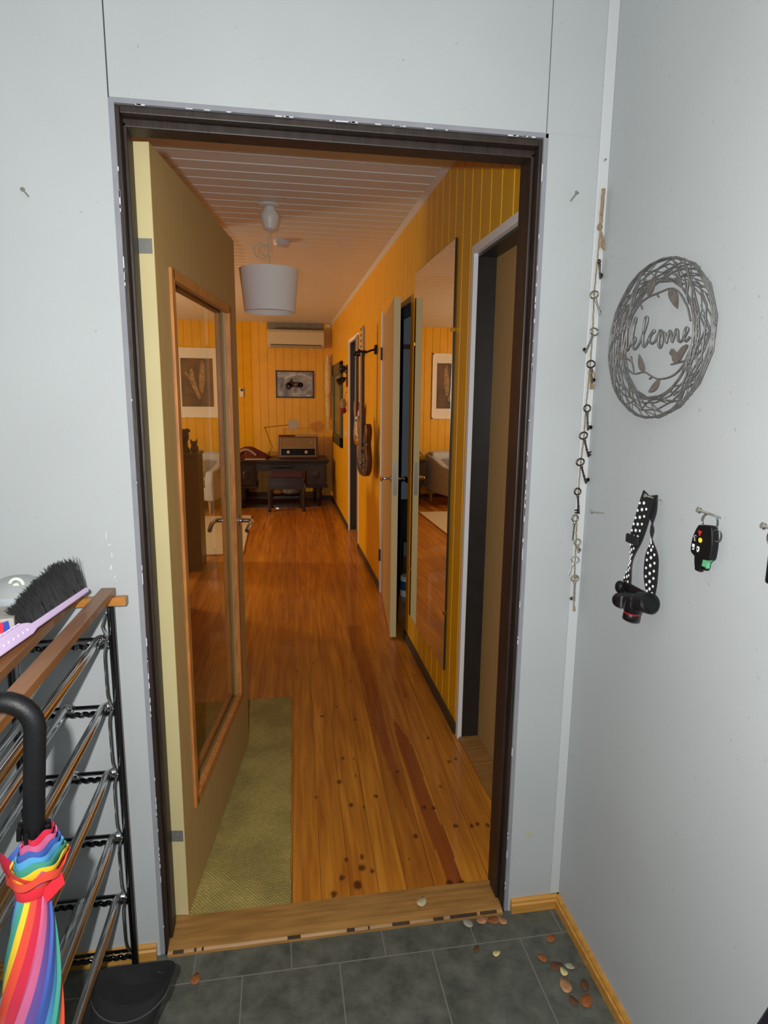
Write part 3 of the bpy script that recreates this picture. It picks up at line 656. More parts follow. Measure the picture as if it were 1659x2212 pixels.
for poly in ([(-.70, 1.97), (-.67, 1.90), (-.665, 1.75), (-.68, 1.60), (-.71, 1.52), (-.745, 1.60), (-.74, 1.75), (-.725, 1.88)],
             [(-.86, 1.84), (-.82, 1.83), (-.80, 1.70), (-.77, 1.60), (-.73, 1.47), (-.755, 1.44), (-.81, 1.55), (-.87, 1.70)],
             [(-.93, 1.81), (-.905, 1.80), (-.87, 1.74), (-.88, 1.72), (-.925, 1.78)]):
    q = [(p.x, p.y) for p in spline([(a, c, 0) for a, c in poly], 4, True)]
    g.prism(q, lambda a, c: Pq(a, c, 0), lambda a, c: Pq(a, c, .001))
g.build('pale_figure', palef, e)
# ---- desk
dw = mat('dark_carved_oak', '241a17', .4, var=.4, scale=18, coat=.15)
e = empty('writing_desk', (.34, 7.3, 0), 'dark carved oak pedestal desk against the far wall', 'desk'); yb, yt = 7.02, 7.66
g = G(); g.box(-.27, 1.0, yb-.02, yt, .618, .648); g.box(-.25, .985, yb-.005, yt, .595, .618); g.build('desktop', dw, e, bevel=.008)
for (a, bb) in ((-.24, .02), (.70, .965)):
    g = G(); g.box(a, bb, yb+.02, yt-.02, .29, .596); g.build('pedestal', dw, e, bevel=.003)
    g = G(); g.box(a-.015, bb+.02, yb, yt, .262, .29); g.build('plinth', dw, e, bevel=.006)
    g = G(); g.box(a+.02, bb-.02, yb+.005, yb+.022, .31, .575); dr = g.build('door', dw, e, bevel=.004)
    g = G(); g.box(a+.055, bb-.055, yb-.003, yb+.006, .35, .535); g.ell(((a+bb)/2, yb-.004, .445), .045, .008, .06); g.build('carving', dw, dr, smooth=True)
g = G(); g.box(.02, .70, yb+.03, yb+.05, .50, .596); g.ell((.36, yb+.03, .555), .18, .01, .025); g.build('drawer_front', dw, e)
for x in (-.15, .86):
    for y in (yb+.07, yt-.08):
        g = G(); g.lathe([(.035, 0), (.045, .03), (.028, .05), (.045, .10), (.055, .15), (.04, .20), (.05, .24), (.05, .262)], (x, y, 0), 18); g.build('leg', dw, e, smooth=True)
g = G(); g.box(-.15, .86, yt-.11, yt-.05, .09, .125); g.box(-.18, .90, yb+.04, yb+.10, .0, .035); g.build('stretcher', dw, e, bevel=.004)
# radio
e = empty('vintage_radio', (.59, 7.4, .648), 'brown wooden vintage valve radio standing on the dark desk', 'radio')
g = G(); g.prism([(.315, 0), (.875, 0), (.865, .298), (.325, .298)], lambda x, z: Vector((x, 7.26, .649+z)), lambda x, z: Vector((x, 7.52, .649+z))); g.build('cabinet', mat('radio_walnut', '7a4420', .3, var=.3, scale=8, stretch=(6, 1, 1), coat=.4), e, bevel=.01)
g = G(); g.box(.36, .83, 7.250, 7.262, .79, .925); g.build('speaker_cloth', mat('speaker_cloth', '8f744f', .9, var=.15, scale=200), e)
g = G(); g.box(.365, .825, 7.246, 7.262, .685, .782); g.build('dial_glass', mat('dial_black', '151413', .12), e)
brass = mat('pale_brass', 'b09a72', .3, .8)
g = G(); g.box(.355, .835, 7.243, 7.26, .782, .788); g.box(.355, .835, 7.243, 7.26, .678, .684); g.box(.353, .359, 7.243, 7.26, .678, .93); g.box(.829, .835, 7.243, 7.26, .678, .93); g.build('brass_surround', brass, e)
for x in (.46, .705):
    g = G(); g.lathe([(.022, 0), (.021, .018), (.014, .022)], (x, 7.246, .733), 20, axis=(0, -1, 0)); g.build('knob', mat('ivory_knob', 'c0b8ae', .4), e, smooth=True)
g = G(); g.box(.77, .785, 7.247, 7.252, .855, .875); g.build('badge', brass, e)
g = G(); g.box(.56, .89, 7.25, 7.48, .948, .960); tag(g.build('paper_stack', mat('pale_paper', 'b89c84', .8)), 'pale papers lying on top of the vintage radio', 'papers')
g = G(); g.box(.33, .555, 7.27, 7.46, .948, .958); tag(g.build('notebook', mat('dark_notebook', '2c1c16', .6), bevel=.002), 'dark notebook lying on the left of the radio top', 'book')
# desk lamp
e = empty('desk_lamp', (.2, 7.45, .648), 'brass arm desk lamp with round grey head over the radio', 'lamp')
ya = mat('aged_brass', '8f6a20', .4, .5)
g = G(); g.lathe([(.05, 0), (.05, .01), (.02, .02), (.008, .04)], (.19, 7.45, .649), 20); g.build('base', ya, e, smooth=True)
g = G(); g.tube([(.19, 7.45, .68), (.24, 7.44, .79), (.145, 7.43, 1.06)], .006, 8); g.tube([(.145, 7.43, 1.06), (.33, 7.40, 1.085), (.47, 7.36, 1.10)], .006, 8); g.ell((.145, 7.43, 1.06), .012, .012, .012, 10, 8); g.build('arm', ya, e, smooth=True)
g = G(); g.lathe([(.02, -.07), (.05, -.05), (.078, .0), (.078, .006), (.074, .006)], (.535, 7.37, 1.105), 32, axis=(.05, -1, .05)); g.build('lamp_head', mat('lamp_head_grey', 'a49a8e', .4), e, smooth=True)
g = G(); g.lathe([(.074, 0), (.074, .002)], (.535, 7.364, 1.105), 32, axis=(.05, -1, .05)); g.build('diffuser', mat('lamp_diffuser', 'b3aaa2', .5), e)
# knit cap, paper
e = empty('knit_cap', (-.1, 7.3, .648), 'reddish brown cap with pale knit band lying on the desk', 'cap')
g = G(); prf = [(.0, .17), (.055, .16), (.10, .125), (.135, .07), (.145, .02), (.14, 0)]
rings = []
for r, z in prf[::-1]: rings.append([g.v((-.08+.045*(z < .03)+r*1.25*math.cos(2*PI*i/20)*(1.35 if math.cos(2*PI*i/20) > 0 and z < .1 else 1), 7.3+max(r, .003)*.8*math.sin(2*PI*i/20), .649+z*.95)) for i in range(20)])
g.skin(rings); cp = g.build('crown', mat('rust_knit', '6b2c1c', .9, var=.3, scale=60), e, smooth=True)
g = G(); g.tube([(-.245+.03*k, 7.175-.015*math.sin(PI*k/9), .67+.105*math.sin(PI*(k+1)/11)) for k in range(10)], .016, 8); g.build('band', mat('grey_knit', 'a8948a', .9, var=.3, scale=80), e, smooth=True)
g = G()
for x in (-.115, -.05): g.lathe([(.014, 0), (.018, .003), (.018, .006)], (x, 7.185, .725), 16, axis=(0, -1, .3), cap=False)
g.build('ring_detail', mat('ring_beige', 'b58d6a', .6), e)
g = G(); g.quad((-.13, 7.02, .650), (.15, 7.08, .650), (.16, 7.20, .650), (-.12, 7.16, .650)); g.quad((-.13, 7.02, .6505), (-.12, 7.16, .6505), (.16, 7.20, .6505), (.15, 7.08, .6505)); g.box(-.12, .145, 7.07, 7.16, .649, .654)
tag(g.build('paper_sheet', mat('sheet_paper', 'd9c8a8', .8)), 'pale sheet of paper on the desk in front of the cap', 'paper')
# chair
e = empty('desk_chair', (.42, 6.85, 0), 'dark carved wooden chair with dark red back pushed to the desk', 'chair')
g = G()
for x in (.20, .64):
    g.box(x-.018, x+.018, 6.66, 6.695, 0, .31)
g.box(.18, .66, 6.66, 6.69, .298, .32); g.build('back_frame', dw, e, bevel=.004)
g = G(); g.prism([(.19, .315), (.65, .315), (.65, .49), (.63, .538), (.58, .552), (.26, .552), (.21, .538), (.19, .49)], lambda x, z: Vector((x, 6.665, z)), lambda x, z: Vector((x, 6.695, z))); g.build('backrest', dw, e, bevel=.004)
g = G(); g.box(.215, .625, 6.645, 6.67, .448, .53); g.build('back_cushion', mat('oxblood_leather', '3a0f10', .45), e, bevel=.01)
g = G(); g.prism([(.23+.02*i, .415+.012*math.sin(i*1.1)) for i in range(20)]+[(.61-.02*i, .335+.008*math.sin(i*1.7)) for i in range(20)], lambda x, z: Vector((x, 6.652, z)), lambda x, z: Vector((x, 6.667, z))); g.build('carving', dw, e)
g = G(); g.box(.20, .64, 6.69, 7.0, .306, .335); g.build('seat', mat('oxblood_seat', '2c0e0f', .5), e, bevel=.006)
for x, y in ((.20, 6.677), (.64, 6.677), (.22, 6.98), (.62, 6.98)):
    g = G(); g.lathe([(.016, 0), (.024, .02), (.018, .05), (.024, .15), (.020, .306)], (x, y, 0), 12); g.build('leg', dw, e, smooth=True)
# bag beneath desk
e = empty('cloth_bundle', (.43, 7.35, 0), 'grey and ochre cloth bag lying under the dark desk', 'bag')
g = G(); g.ell((.49, 7.35, .175), .14, .12, .05); g.build('grey_cloth', mat('grey_cloth', '8d857a', .8, col2='5a544c', scale=22, bump=.5), e, smooth=True)
g = G(); g.ell((.30, 7.35, .172), .11, .11, .047); g.build('ochre_cloth', mat('ochre_cloth', '8f6420', .8, var=.3, scale=20), e, smooth=True)
g = G(); g.box(-.1, .8, 7.22, 7.50, .085, .124)
tag(g.build('footrest_shelf', dw, bevel=.003), 'low dark shelf board under the desk carrying the cloth bag', 'shelf')
# ---- rug, armchair, cabinet with figures
e = tag(G().box(-1.9, -.02, 4.43, 6.41, .001, .012).build('living_room_rug', mat('cream_rug', 'c9b899', .95, bump=.8, scale=40, var=.12), bevel=.004), 'cream living room rug seen past the glazed door', 'rug')
gw_ = mat('grey_upholstery', 'b9bac0', .95, var=.12, scale=60, bump=.4)
e = empty('armchair', (-.8, 7.05, 0), 'light grey upholstered armchair by the far wall left of the desk', 'armchair')
MA = Matrix.Translation((-.93, 7.06, 0)) @ Matrix.Rotation(math.radians(-14), 4, 'Z')   # local: x right, y back
g = G(); g.box(-.45, .45, -.34, .38, .16, .34, MA); g.build('base', gw_, e, bevel=.03)
g = G(); g.prism([(.20, .16), (.40, .16), (.46, .70), (.34, .74), (.24, .72)], lambda y, z: MA @ Vector((-.50, y, z)), lambda y, z: MA @ Vector((.50, y, z))); g.build('backrest', gw_, e, bevel=.03)
for sx in (-1, 1):
    g = G(); g.prism([(-.36, .16), (.40, .16), (.44, .70), (.20, .66), (-.10, .56), (-.34, .54), (-.38, .40)], lambda y, z: MA @ Vector((sx*.43, y, z)), lambda y, z: MA @ Vector((sx*.53, y, z))); g.build('armrest', gw_, e, bevel=.025)
g = G(); g.box(-.41, .41, -.36, .22, .335, .44, MA); g.build('seat_cushion', mat('pale_cushion', 'c6c4c0', .95), e, bevel=.04)
lm = mat('birch_leg', 'b58f62', .5)
for x, y in ((-.42, -.28), (.46, -.28), (-.42, .34), (.46, .34)):
    g = G(); g.tube([MA @ Vector((x, y, 0)), MA @ Vector((x, y, .17))], [.015, .026], 12); g.build('leg', lm, e, smooth=True)
tag(G().ell(MA @ Vector((.16, -.12, .585)), .20, .11, .15, 24, 16, Matrix.Rotation(.25, 3, 'Y')).build('throw_cushion', mat('white_fluffy_fabric', 'd8d0be', .95, bump=1.0, scale=35, var=.1), smooth=True), 'white fluffy cushion on the light grey armchair', 'cushion')
tag(G().ell(MA @ Vector((-.17, .08, .60)), .17, .08, .15, 20, 14).build('throw_cushion', mat('mid_grey_fabric', '6e6c68', .95), smooth=True), 'dark grey cushion behind the white one on the armchair', 'cushion')
e = empty('dark_cabinet', (-.62, 4.05, 0), 'dark brown wooden cabinet seen through the left of the door glass', 'cabinet')
cbm = mat('dark_walnut_cabinet', '3a2118', .4, var=.25, scale=8, stretch=(1, 1, .3))
g = G(); g.box(-.90, -.335, 3.88, 4.22, 0, .99); g.build('carcass', cbm, e, bevel=.004)
g = G(); g.box(-.91, -.325, 3.865, 4.23, .99, 1.012); g.build('top', cbm, e, bevel=.003)
for a, bb in ((-.89, -.622), (-.612, -.345)):
    g = G(); g.box(a, bb, 3.868, 3.88, .05, .97); dr = g.build('door', cbm, e, bevel=.003)
    g = G(); g.ell(((-.64 if a < -.7 else -.594), 3.860, .55), .010, .010, .010, 10, 8); g.build('knob', ya, dr, smooth=True)
dfm = mat('dark_bronze_figure', '2c1a14', .5)
e = empty('carved_bust', (-.455, 4.0, 1.012), 'dark carved head figure standing on the dark cabinet', 'figurine')
g = G(); g.lathe([(.045, 0), (.05, .02), (.03, .05), (.028, .09)], (-.455, 4.0, 1.013), 16); g.build('neck', dfm, e, smooth=True)
g = G(); g.ell((-.455, 3.995, 1.15), .043, .05, .062); g.ell((-.455, 3.95, 1.14), .010, .014, .014, 8, 6); g.ell((-.43, 4.0, 1.195), .03, .035, .02, 10, 8); g.build('head', dfm, e, smooth=True)
e = empty('cat_figurine', (-.37, 3.98, 1.012), 'black cat figurine beside the carved head on the cabinet', 'figurine')
g = G(); g.ell((-.372, 4.0, 1.045), .034, .045, .04); g.build('body', dfm, e, smooth=True)
g = G(); g.ell((-.372, 3.975, 1.088), .027, .027, .024)
for sx in (-1, 1): g.lathe([(.011, 0), (.001, .032)], (-.372+sx*.019, 3.975, 1.10), 8, axis=(sx*.3, 0, 1))
g.build('head', dfm, e, smooth=True)
# ---- utility room things glimpsed past the ajar door
e = empty('tall_locker', (1.5, 3.35, 0), 'tall blue grey locker with red rail in the room behind the ajar door', 'locker')
g = G(); g.box(1.235, 1.75, 3.15, 3.75, .72, 2.2); g.build('cabinet', mat('locker_grey', '8f9aa6', .4), e)
g = G(); g.box(1.232, 1.75, 3.140, 3.150, 1.84, 1.875); g.build('red_rail', mat('dark_red_rail', '5a1c1c', .5), e)
g = G(); g.box(1.22, 1.238, 3.13, 3.15, 0, 2.2); g.build('post', blackfr, e)
for x, y in ((1.25, 3.17), (1.73, 3.17), (1.25, 3.73), (1.73, 3.73)):
    g = G(); g.box(x-.015, x+.015, y-.015, y+.015, 0, .72); g.build('leg', blackfr, e)
e = empty('paint_tin', (1.30, 3.2, 0), 'small white and blue tin on the floor behind the ajar door', 'tin')
g = G(); g.lathe([(.06, 0), (.06, .15), (.055, .155)], (1.29, 3.0, .001), 24); g.build('can', white, e, smooth=True)
g = G(); g.lathe([(.061, .05), (.061, .12)], (1.29, 3.0, 0), 24, cap=False); g.build('label_band', mat('tin_blue', '33507a', .5), e, smooth=True)
tag(G().ell((1.36, 3.4, .52), .10, .14, .20).build('dark_bag', mat('charcoal_cloth', '2b2c30', .9), smooth=True), 'charcoal bag hanging under the grey locker behind the ajar door', 'bag')
# ================================================================== THINGS: vestibule
# ---- nails
def nail(base, head, label, r=.0018):
    e = empty('nail', base, label, 'nail'); a = Vector(base); h = Vector(head); t = (h-a).normalized()
    g = G(); g.cyl(a, h, r, n=8); g.build('shank', steel, e, smooth=True)
    g = G(); g.cyl(h, h+t*.0022, r*2.4, n=12); g.build('nail_head', steel, e, smooth=True)
nail((-.175, 0, 1.899), (-.1785, -.022, 1.906), 'bare nail in the wall left of the doorway')
nail((1.043, 0, 1.960), (1.046, -.022, 1.972), 'bare nail right of the doorway near its top corner')
nail((1.119, -.005, 2.052), (1.119, -.012, 2.053), 'tiny nail head above the string of keys', .001)
nail((XV, -.102, 1.211), (XV-.030, -.094, 1.214), 'bare nail in the right wall beside the lower keys')
nail((XV, -.335, 1.281), (XV-.036, -.330, 1.291), 'nail carrying the headlamp strap')
nail((XV, -.517, 1.2785), (XV-.040, -.507, 1.2925), 'nail carrying the car key', .0022)
nail((XV, -.670, 1.283), (XV-.036, -.660, 1.294), 'nail at the right edge of the wall', .0022)
# partly visible fob on the last nail
e = empty('key_fob', (1.110, -.68, 1.24), 'small dark key fob on the nail at the right edge', 'key fob')
g = G(); g.tube([(1.112, -.672+.016*math.cos(a*PI/8), 1.274+.016*math.sin(a*PI/8)) for a in range(16)], .0009, 6, closed=True); g.build('ring', chrome, e, smooth=True)
g = G(); g.box(1.106, 1.116, -.72, -.666, 1.20, 1.262); g.build('tag', black, e, bevel=.006)
# ---- string of keys
cm = mat('jute_twine', '9c8768', .95, var=.4, scale=200, bump=.5)
e = empty('jute_cord', (1.12, -.007, 1.99), 'jute cord hanging down the corner batten with old keys', 'cord')
cp = [(1.120, -.011, 1.989), (1.119, -.010, 1.903), (1.117, -.010, 1.828), (1.115, -.010, 1.752), (1.117, -.010, 1.664), (1.117, -.010, 1.585), (1.115, -.010, 1.516), (1.113, -.010, 1.469), (1.113, -.010, 1.399), (1.109, -.010, 1.327), (1.108, -.010, 1.254), (1.109, -.010, 1.18), (1.111, -.010, 1.105), (1.112, -.010, 1.054), (1.116, -.010, .964), (1.117, -.010, .935)]
g = G(); sp_ = spline(cp, 8); g.tube([(p.x+.0006*math.sin(i*2.1), p.y, p.z) for i, p in enumerate(sp_)], [.0042 if p.z > 1.905 else .0017 for p in sp_], 8); g.build('twine', cm, e, smooth=True)
g = G()
for (x, z, r) in ((1.117, 1.902, .0065), (1.113, 1.748, .003), (1.118, 1.556, .005), (1.116, 1.02, .004)): g.ell((x, -.011, z), r, r, r*1.3, 10, 8)
for k in range(9):
    g.tube(spline([(1.118, -.011, 1.900), (1.121+.0008*k, -.012, 1.880), (1.1205+.0016*k, -.013, 1.856-.001*k)], 3), .0008, 5)
for k in range(6):
    g.tube(spline([(1.118, -.012, 1.556), (1.122+.001*k, -.014, 1.565-.002*k), (1.127+.0004*k, -.014, 1.552-.003*k)], 3), .001, 5); g.tube(spline([(1.118, -.012, 1.556), (1.119+.0015*k, -.013, 1.53), (1.119+.0022*k, -.013, 1.515)], 3), .0008, 5)
    g.tube([(1.117, -.011, .945), (1.114+.0015*k, -.012, .925)], .0007, 5)
g.build('knots', cm, e, smooth=True)
kb = mat('old_bronze_key', '56504a', .38, .85, var=.3, scale=60); ks = mat('nickel_key', 'a6a39c', .25, .95, var=.2, scale=60); kd = mat('dull_zinc_key', '9a948a', .5, .6, var=.2)
def key(bow, tip, m, bit, label, oval=1.25, edge=False, br=.0085, bitlen=.011, twin=False):
    """bow and tip are (x, z) in front of the batten; bit = side the bit points to"""
    b_ = Vector((bow[0], -.0150, bow[1])); t_ = Vector((tip[0], -.0150, tip[1])); d = (t_-b_).normalized(); s_ = Vector((-d.z, 0, d.x))*bit; nrm = Vector((0, -1, 0))
    if edge: s_, nrm = nrm, s_
    e = empty('old_key', b_, label, 'key', 'old keys knotted on the jute cord'); L_ = (t_-b_).length
    g = G(); n = 20; g.tube([b_+s_*(br*oval*math.cos(2*PI*i/n))+d*(br*math.sin(2*PI*i/n)) for i in range(n)], .0021, 8, closed=True); g.build('bow', m, e, smooth=True)
    g = G(); p0 = b_+d*br; g.tube([p0, p0+d*.003, p0+d*.004, p0+d*.007, p0+d*.0075, b_+d*(L_*.62), b_+d*(L_*.63), b_+d*(L_*.66), b_+d*(L_*.67), t_], [.0022, .0034, .0034, .0034, .0026, .0021, .0032, .0032, .0024, .0024], 10); g.build('shaft', m, e, smooth=True)
    if bitlen:
        M = Matrix.Translation(t_-d*.0035) @ Matrix((d, s_, nrm)).transposed().to_4x4(); g = G()
        if twin: g.box(-.009, -.0055, 0, bitlen, -.0011, .0011, M); g.box(-.002, .0015, 0, bitlen, -.0011, .0011, M); g.box(-.009, .0015, 0, bitlen*.45, -.0011, .0011, M)
        else: g.box(-.009, .001, 0, bitlen, -.0011, .0011, M); g.box(-.006, -.002, bitlen*.5, bitlen+.002, -.0011, .0011, M)
        g.build('bit', m, e)
key((1.1195, 1.822), (1.1255, 1.781), kb, 1, 'topmost old key, dark and seen edge on, below the thick knot', edge=True, br=.004)
key((1.112, 1.744), (1.134, 1.694), ks, 1, 'nickel key pointing right beside the top of the wreath')
key((1.119, 1.656), (1.099, 1.603), ks, -1, 'nickel key pointing down to the left', bitlen=.009)
key((1.116, 1.577), (1.1225, 1.530), kb, 1, 'key half hidden behind the twine bow', bitlen=.008)
key((1.114, 1.467), (1.120, 1.411), kb, 1, 'dark bronze key hanging straight below the twine bow', oval=1.05)
key((1.109, 1.398), (1.127, 1.343), kb, 1, 'dark bronze key with a forked bit', twin=True)
key((1.105, 1.330), (1.125, 1.274), kb, 1, 'bronze key with square bit beside the wreath bottom')
key((1.103, 1.253), (1.111, 1.194), kb, -1, 'bronze key with forked bit pointing left', twin=True, oval=1.0)
key((1.101, 1.182), (1.0985, 1.123), ks, 1, 'slim nickel key without visible bit, left of the cord', bitlen=0, oval=1.0)
key((1.112, 1.117), (1.1175, 1.088), kd, 1, 'short dull key with a stubby bit', oval=1.0, bitlen=.006)
key((1.109, 1.070), (1.092, 1.028), mat('bright_steel_key', 'dcdcda', .2, .9), 1, 'short bright steel key pointing down left', bitlen=0, oval=1.3)
key((1.112, 1.018), (1.114, .955), kd, -1, 'lowest key, dull zinc, at the end of the cord', oval=1.2)
# ---- welcome wreath
iron = mat('weathered_grey_iron', '7b7a78', .55, .35, var=.35, scale=50)
e = empty('welcome_wreath', (XV, -.282, 1.61), 'round grey metal wire wreath with the word Welcome and leaves', 'wreath')
UC, ZCN, RU, RZ, ru, rz = .2805, 1.613, .1855, .162, .121, .118
XB = 1.122
def WP(u, z, d=0): return Vector((XB-d, -u, z))
rn = random.Random(11); g = G(); g.cyl(WP(.15, 1.68), (XV, -.15, 1.68), .002, n=6)
g.cyl(WP(.41, 1.70), (XV, -.41, 1.70), .002, n=6)
def el(a, k, d=0):   # k: 0 inner ellipse .. 1 outer ellipse
    R1 = ru+(RU-ru)*k; R2 = rz+(RZ-rz)*k; return WP(UC+R1*math.cos(a), ZCN+R2*math.sin(a), d)
for q in range(5):     # outer hoop, faceted strands
    n = 16+q*3; off = rn.random(); g.tube([el(2*PI*(i+off)/n, 1-.02*rn.random()*q, .002*q-.002) for i in range(n)], .0014, 6, closed=True)
for q in range(4):
    n = 15+q*2; off = rn.random(); g.tube([el(2*PI*(i+off)/n, .02+.05*rn.random()*q, .002*q-.002) for i in range(n)], .0016, 6, closed=True)
for q in range(2):
    n = 18; g.tube([el(2*PI*i/n, .35+.3*q+.16*(rn.random()-.5), .003) for i in range(n)], .0013, 6, closed=True)
for q in range(95):
    a = 2*PI*rn.random(); span = rn.uniform(.22, .85)*rn.choice((-1, 1)); k0, k1 = rn.choice(((0, 1), (1, 0), (.1, .9), (0, .6), (.4, 1)))
    d = rn.uniform(-.004, .006); p = el(a, k0, d); r_ = el(a+span, k1, d); m_ = el(a+span*.5, (k0+k1)/2+rn.uniform(-.12, .12), d)
    g.tube([p, m_, r_], rn.uniform(.0008, .0013), 6)
for q in range(16):     # bundles at both flanks
    a = rn.choice((PI, 0))+rn.uniform(-.55, .55); k = rn.uniform(.0, .3) if math.cos(a) > 0 else rn.uniform(0, .9)
    g.tube([el(a-.22, k+rn.uniform(-.05, .1), .002), el(a, k, .004), el(a+.25, k+rn.uniform(-.05, .1), .001)], .0013, 6)
g.build('twig_ring', iron, e, smooth=True)
wel = [(.158, 1.640), (.159, 1.603), (.163, 1.597), (.172, 1.642), (.175, 1.645), (.178, 1.605), (.183, 1.600), (.190, 1.612), (.197, 1.648), (.2055, 1.666), (.2085, 1.661), (.2035, 1.650), (.198, 1.62), (.200, 1.607), (.207, 1.612), (.2125, 1.619), (.2095, 1.625), (.2045, 1.617), (.2035, 1.607), (.209, 1.5995), (.219, 1.602), (.231, 1.614), (.2425, 1.630), (.2525, 1.652), (.2515, 1.6635), (.2445, 1.661), (.2415, 1.643), (.2415, 1.615), (.2455, 1.6025), (.2525, 1.604), (.2615, 1.614), (.2725, 1.628), (.2815, 1.6335), (.2815, 1.629), (.2725, 1.626), (.2665, 1.617), (.2695, 1.609), (.2785, 1.6065), (.2885, 1.611), (.2955, 1.622), (.302, 1.6305), (.307, 1.629), (.301, 1.618), (.3005, 1.604), (.306, 1.5955), (.3125, 1.602), (.3125, 1.618), (.307, 1.6285), (.314, 1.6265), (.3195, 1.6235), (.325, 1.611), (.3275, 1.604), (.3295, 1.612), (.335, 1.6255), (.3395, 1.6245), (.344, 1.610), (.3465, 1.604), (.350, 1.611), (.3565, 1.6265), (.3615, 1.6245), (.3645, 1.611), (.369, 1.603), (.377, 1.6035), (.3865, 1.612), (.3935, 1.623), (.389, 1.6275), (.3835, 1.619), (.3845, 1.606), (.392, 1.602), (.401, 1.609)]
g = G(); g.tube(spline([WP(a+.004, c, .009) for a, c in wel], 4), .0021, 6)
g.ell(WP(.2105, 1.6645, .009), .003, .0036, .0036, 10, 8); g.build('welcome_lettering', iron, e, smooth=True)
g = G()
for pts in ([(.170, 1.655), (.179, 1.669), (.209, 1.695), (.240, 1.705), (.276, 1.7085), (.313, 1.711), (.335, 1.707), (.356, 1.693), (.369, 1.679), (.381, 1.665), (.393, 1.640)], [(.175, 1.562), (.185, 1.557), (.211, 1.5465), (.250, 1.549), (.280, 1.539), (.305, 1.533), (.339, 1.535), (.366, 1.544), (.385, 1.560), (.40, 1.585)],
            [(.178, 1.581), (.196, 1.573), (.205, 1.560), (.209, 1.547)], [(.196, 1.573), (.192, 1.586)], [(.272, 1.708), (.280, 1.700)], [(.212, 1.697), (.222, 1.684)], [(.276, 1.736), (.306, 1.731)], [(.284, 1.539), (.272, 1.534)], [(.344, 1.5605), (.392, 1.566)], [(.355, 1.563), (.359, 1.569)]):
    g.tube(spline([WP(a, c, .002) for a, c in pts], 4), .0017, 6)
g.build('vine', iron, e, smooth=True)
def leafp(a, c, wd, bend=0):
    a = Vector((a[0], a[1], 0)); c = Vector((c[0], c[1], 0)); d = c-a; s_ = Vector((-d.y, d.x, 0)).normalized(); n = 10; L1 = []; L2 = []
    for i in range(n+1):
        t = i/n; w_ = wd*math.sin(PI*t**.8)**.8; m_ = a+d*t+s_*bend*math.sin(PI*t)
        L1.append(m_+s_*w_); L2.append(m_-s_*w_)
    poly = [(p.x, p.y) for p in L1]+[(p.x, p.y) for p in L2[::-1][1:-1]]
    g = G(); g.prism(poly, lambda u, z: WP(u, z, .0035), lambda u, z: WP(u, z, .005)); return g
lfm = mat('rusty_leaf_metal', '8a827b', .55, .45, var=.3, scale=70)
for a, c, wd, bd in (((.243, 1.707), (.264, 1.746), .011, 0), ((.317, 1.708), (.351, 1.668), .011, .004), ((.178, 1.581), (.136, 1.597), .007, 0), ((.253, 1.550), (.228, 1.588), .009, .004), ((.313, 1.531), (.275, 1.506), .008, .003)):
    leafp(a, c, wd, bd).build('leaf', lfm, e)
g = G(); bird = [(.340, 1.583), (.344, 1.590), (.351, 1.5905), (.357, 1.585), (.366, 1.584), (.378, 1.592), (.392, 1.596), (.394, 1.591), (.382, 1.577), (.374, 1.567), (.362, 1.563), (.353, 1.567), (.348, 1.577), (.343, 1.579)]
g.prism([(p.x, p.y) for p in spline([(a, c, 0) for a, c in bird], 3, True)], lambda u, z: WP(u, z, .003), lambda u, z: WP(u, z, .0055)); g.build('bird', lfm, e)
# ---- headlamp
e = empty('headlamp', (1.11, -.335, 1.285), 'black headlamp hanging by its white dotted strap from a nail', 'headlamp')
webm = mat('black_webbing', '121114', .8, bump=.3, scale=200); dotm = mat('reflective_dot', 'ffffff', .5)
def strap(cl, name, x0):
    P = spline([(u, z, w_) for u, z, w_ in cl], 8); g = G(); pr_ = None; rows = []
    for i, p in enumerate(P):
        q = P[min(i+1, len(P)-1)]-P[max(i-1, 0)]; q.z = 0; q.normalize(); s_ = Vector((-q.y, q.x))
        if s_.x < 0: s_ = -s_
        xx = x0
        a = (p.x-s_.x*p.z/2, p.y-s_.y*p.z/2); c = (p.x+s_.x*p.z/2, p.y+s_.y*p.z/2)
        tw = .010*(1-min(1, p.z/.045))
        rows.append([g.v((xx+tw, -a[0], a[1])), g.v((xx-tw, -c[0], c[1])), g.v((xx-tw+.0015, -c[0], c[1])), g.v((xx+tw+.0015, -a[0], a[1]))])
    g.skin(rows)
    o = g.build(name, webm, e)
    return o
cL = [(.322, 1.290, .045), (.312, 1.265, .046), (.299, 1.225, .046), (.286, 1.190, .043), (.278, 1.155, .028), (.275, 1.130, .022), (.270, 1.100, .030), (.265, 1.075, .036), (.262, 1.058, .032)]
cR = [(.322, 1.2895, .046), (.330, 1.255, .036), (.3365, 1.222, .012), (.339, 1.200, .018), (.344, 1.165, .043), (.345, 1.125, .048), (.350, 1.088, .038), (.350, 1.078, .030)]
s1_ = strap(cR, 'strap', 1.1145); s2_ = strap(cL, 'strap', 1.110)
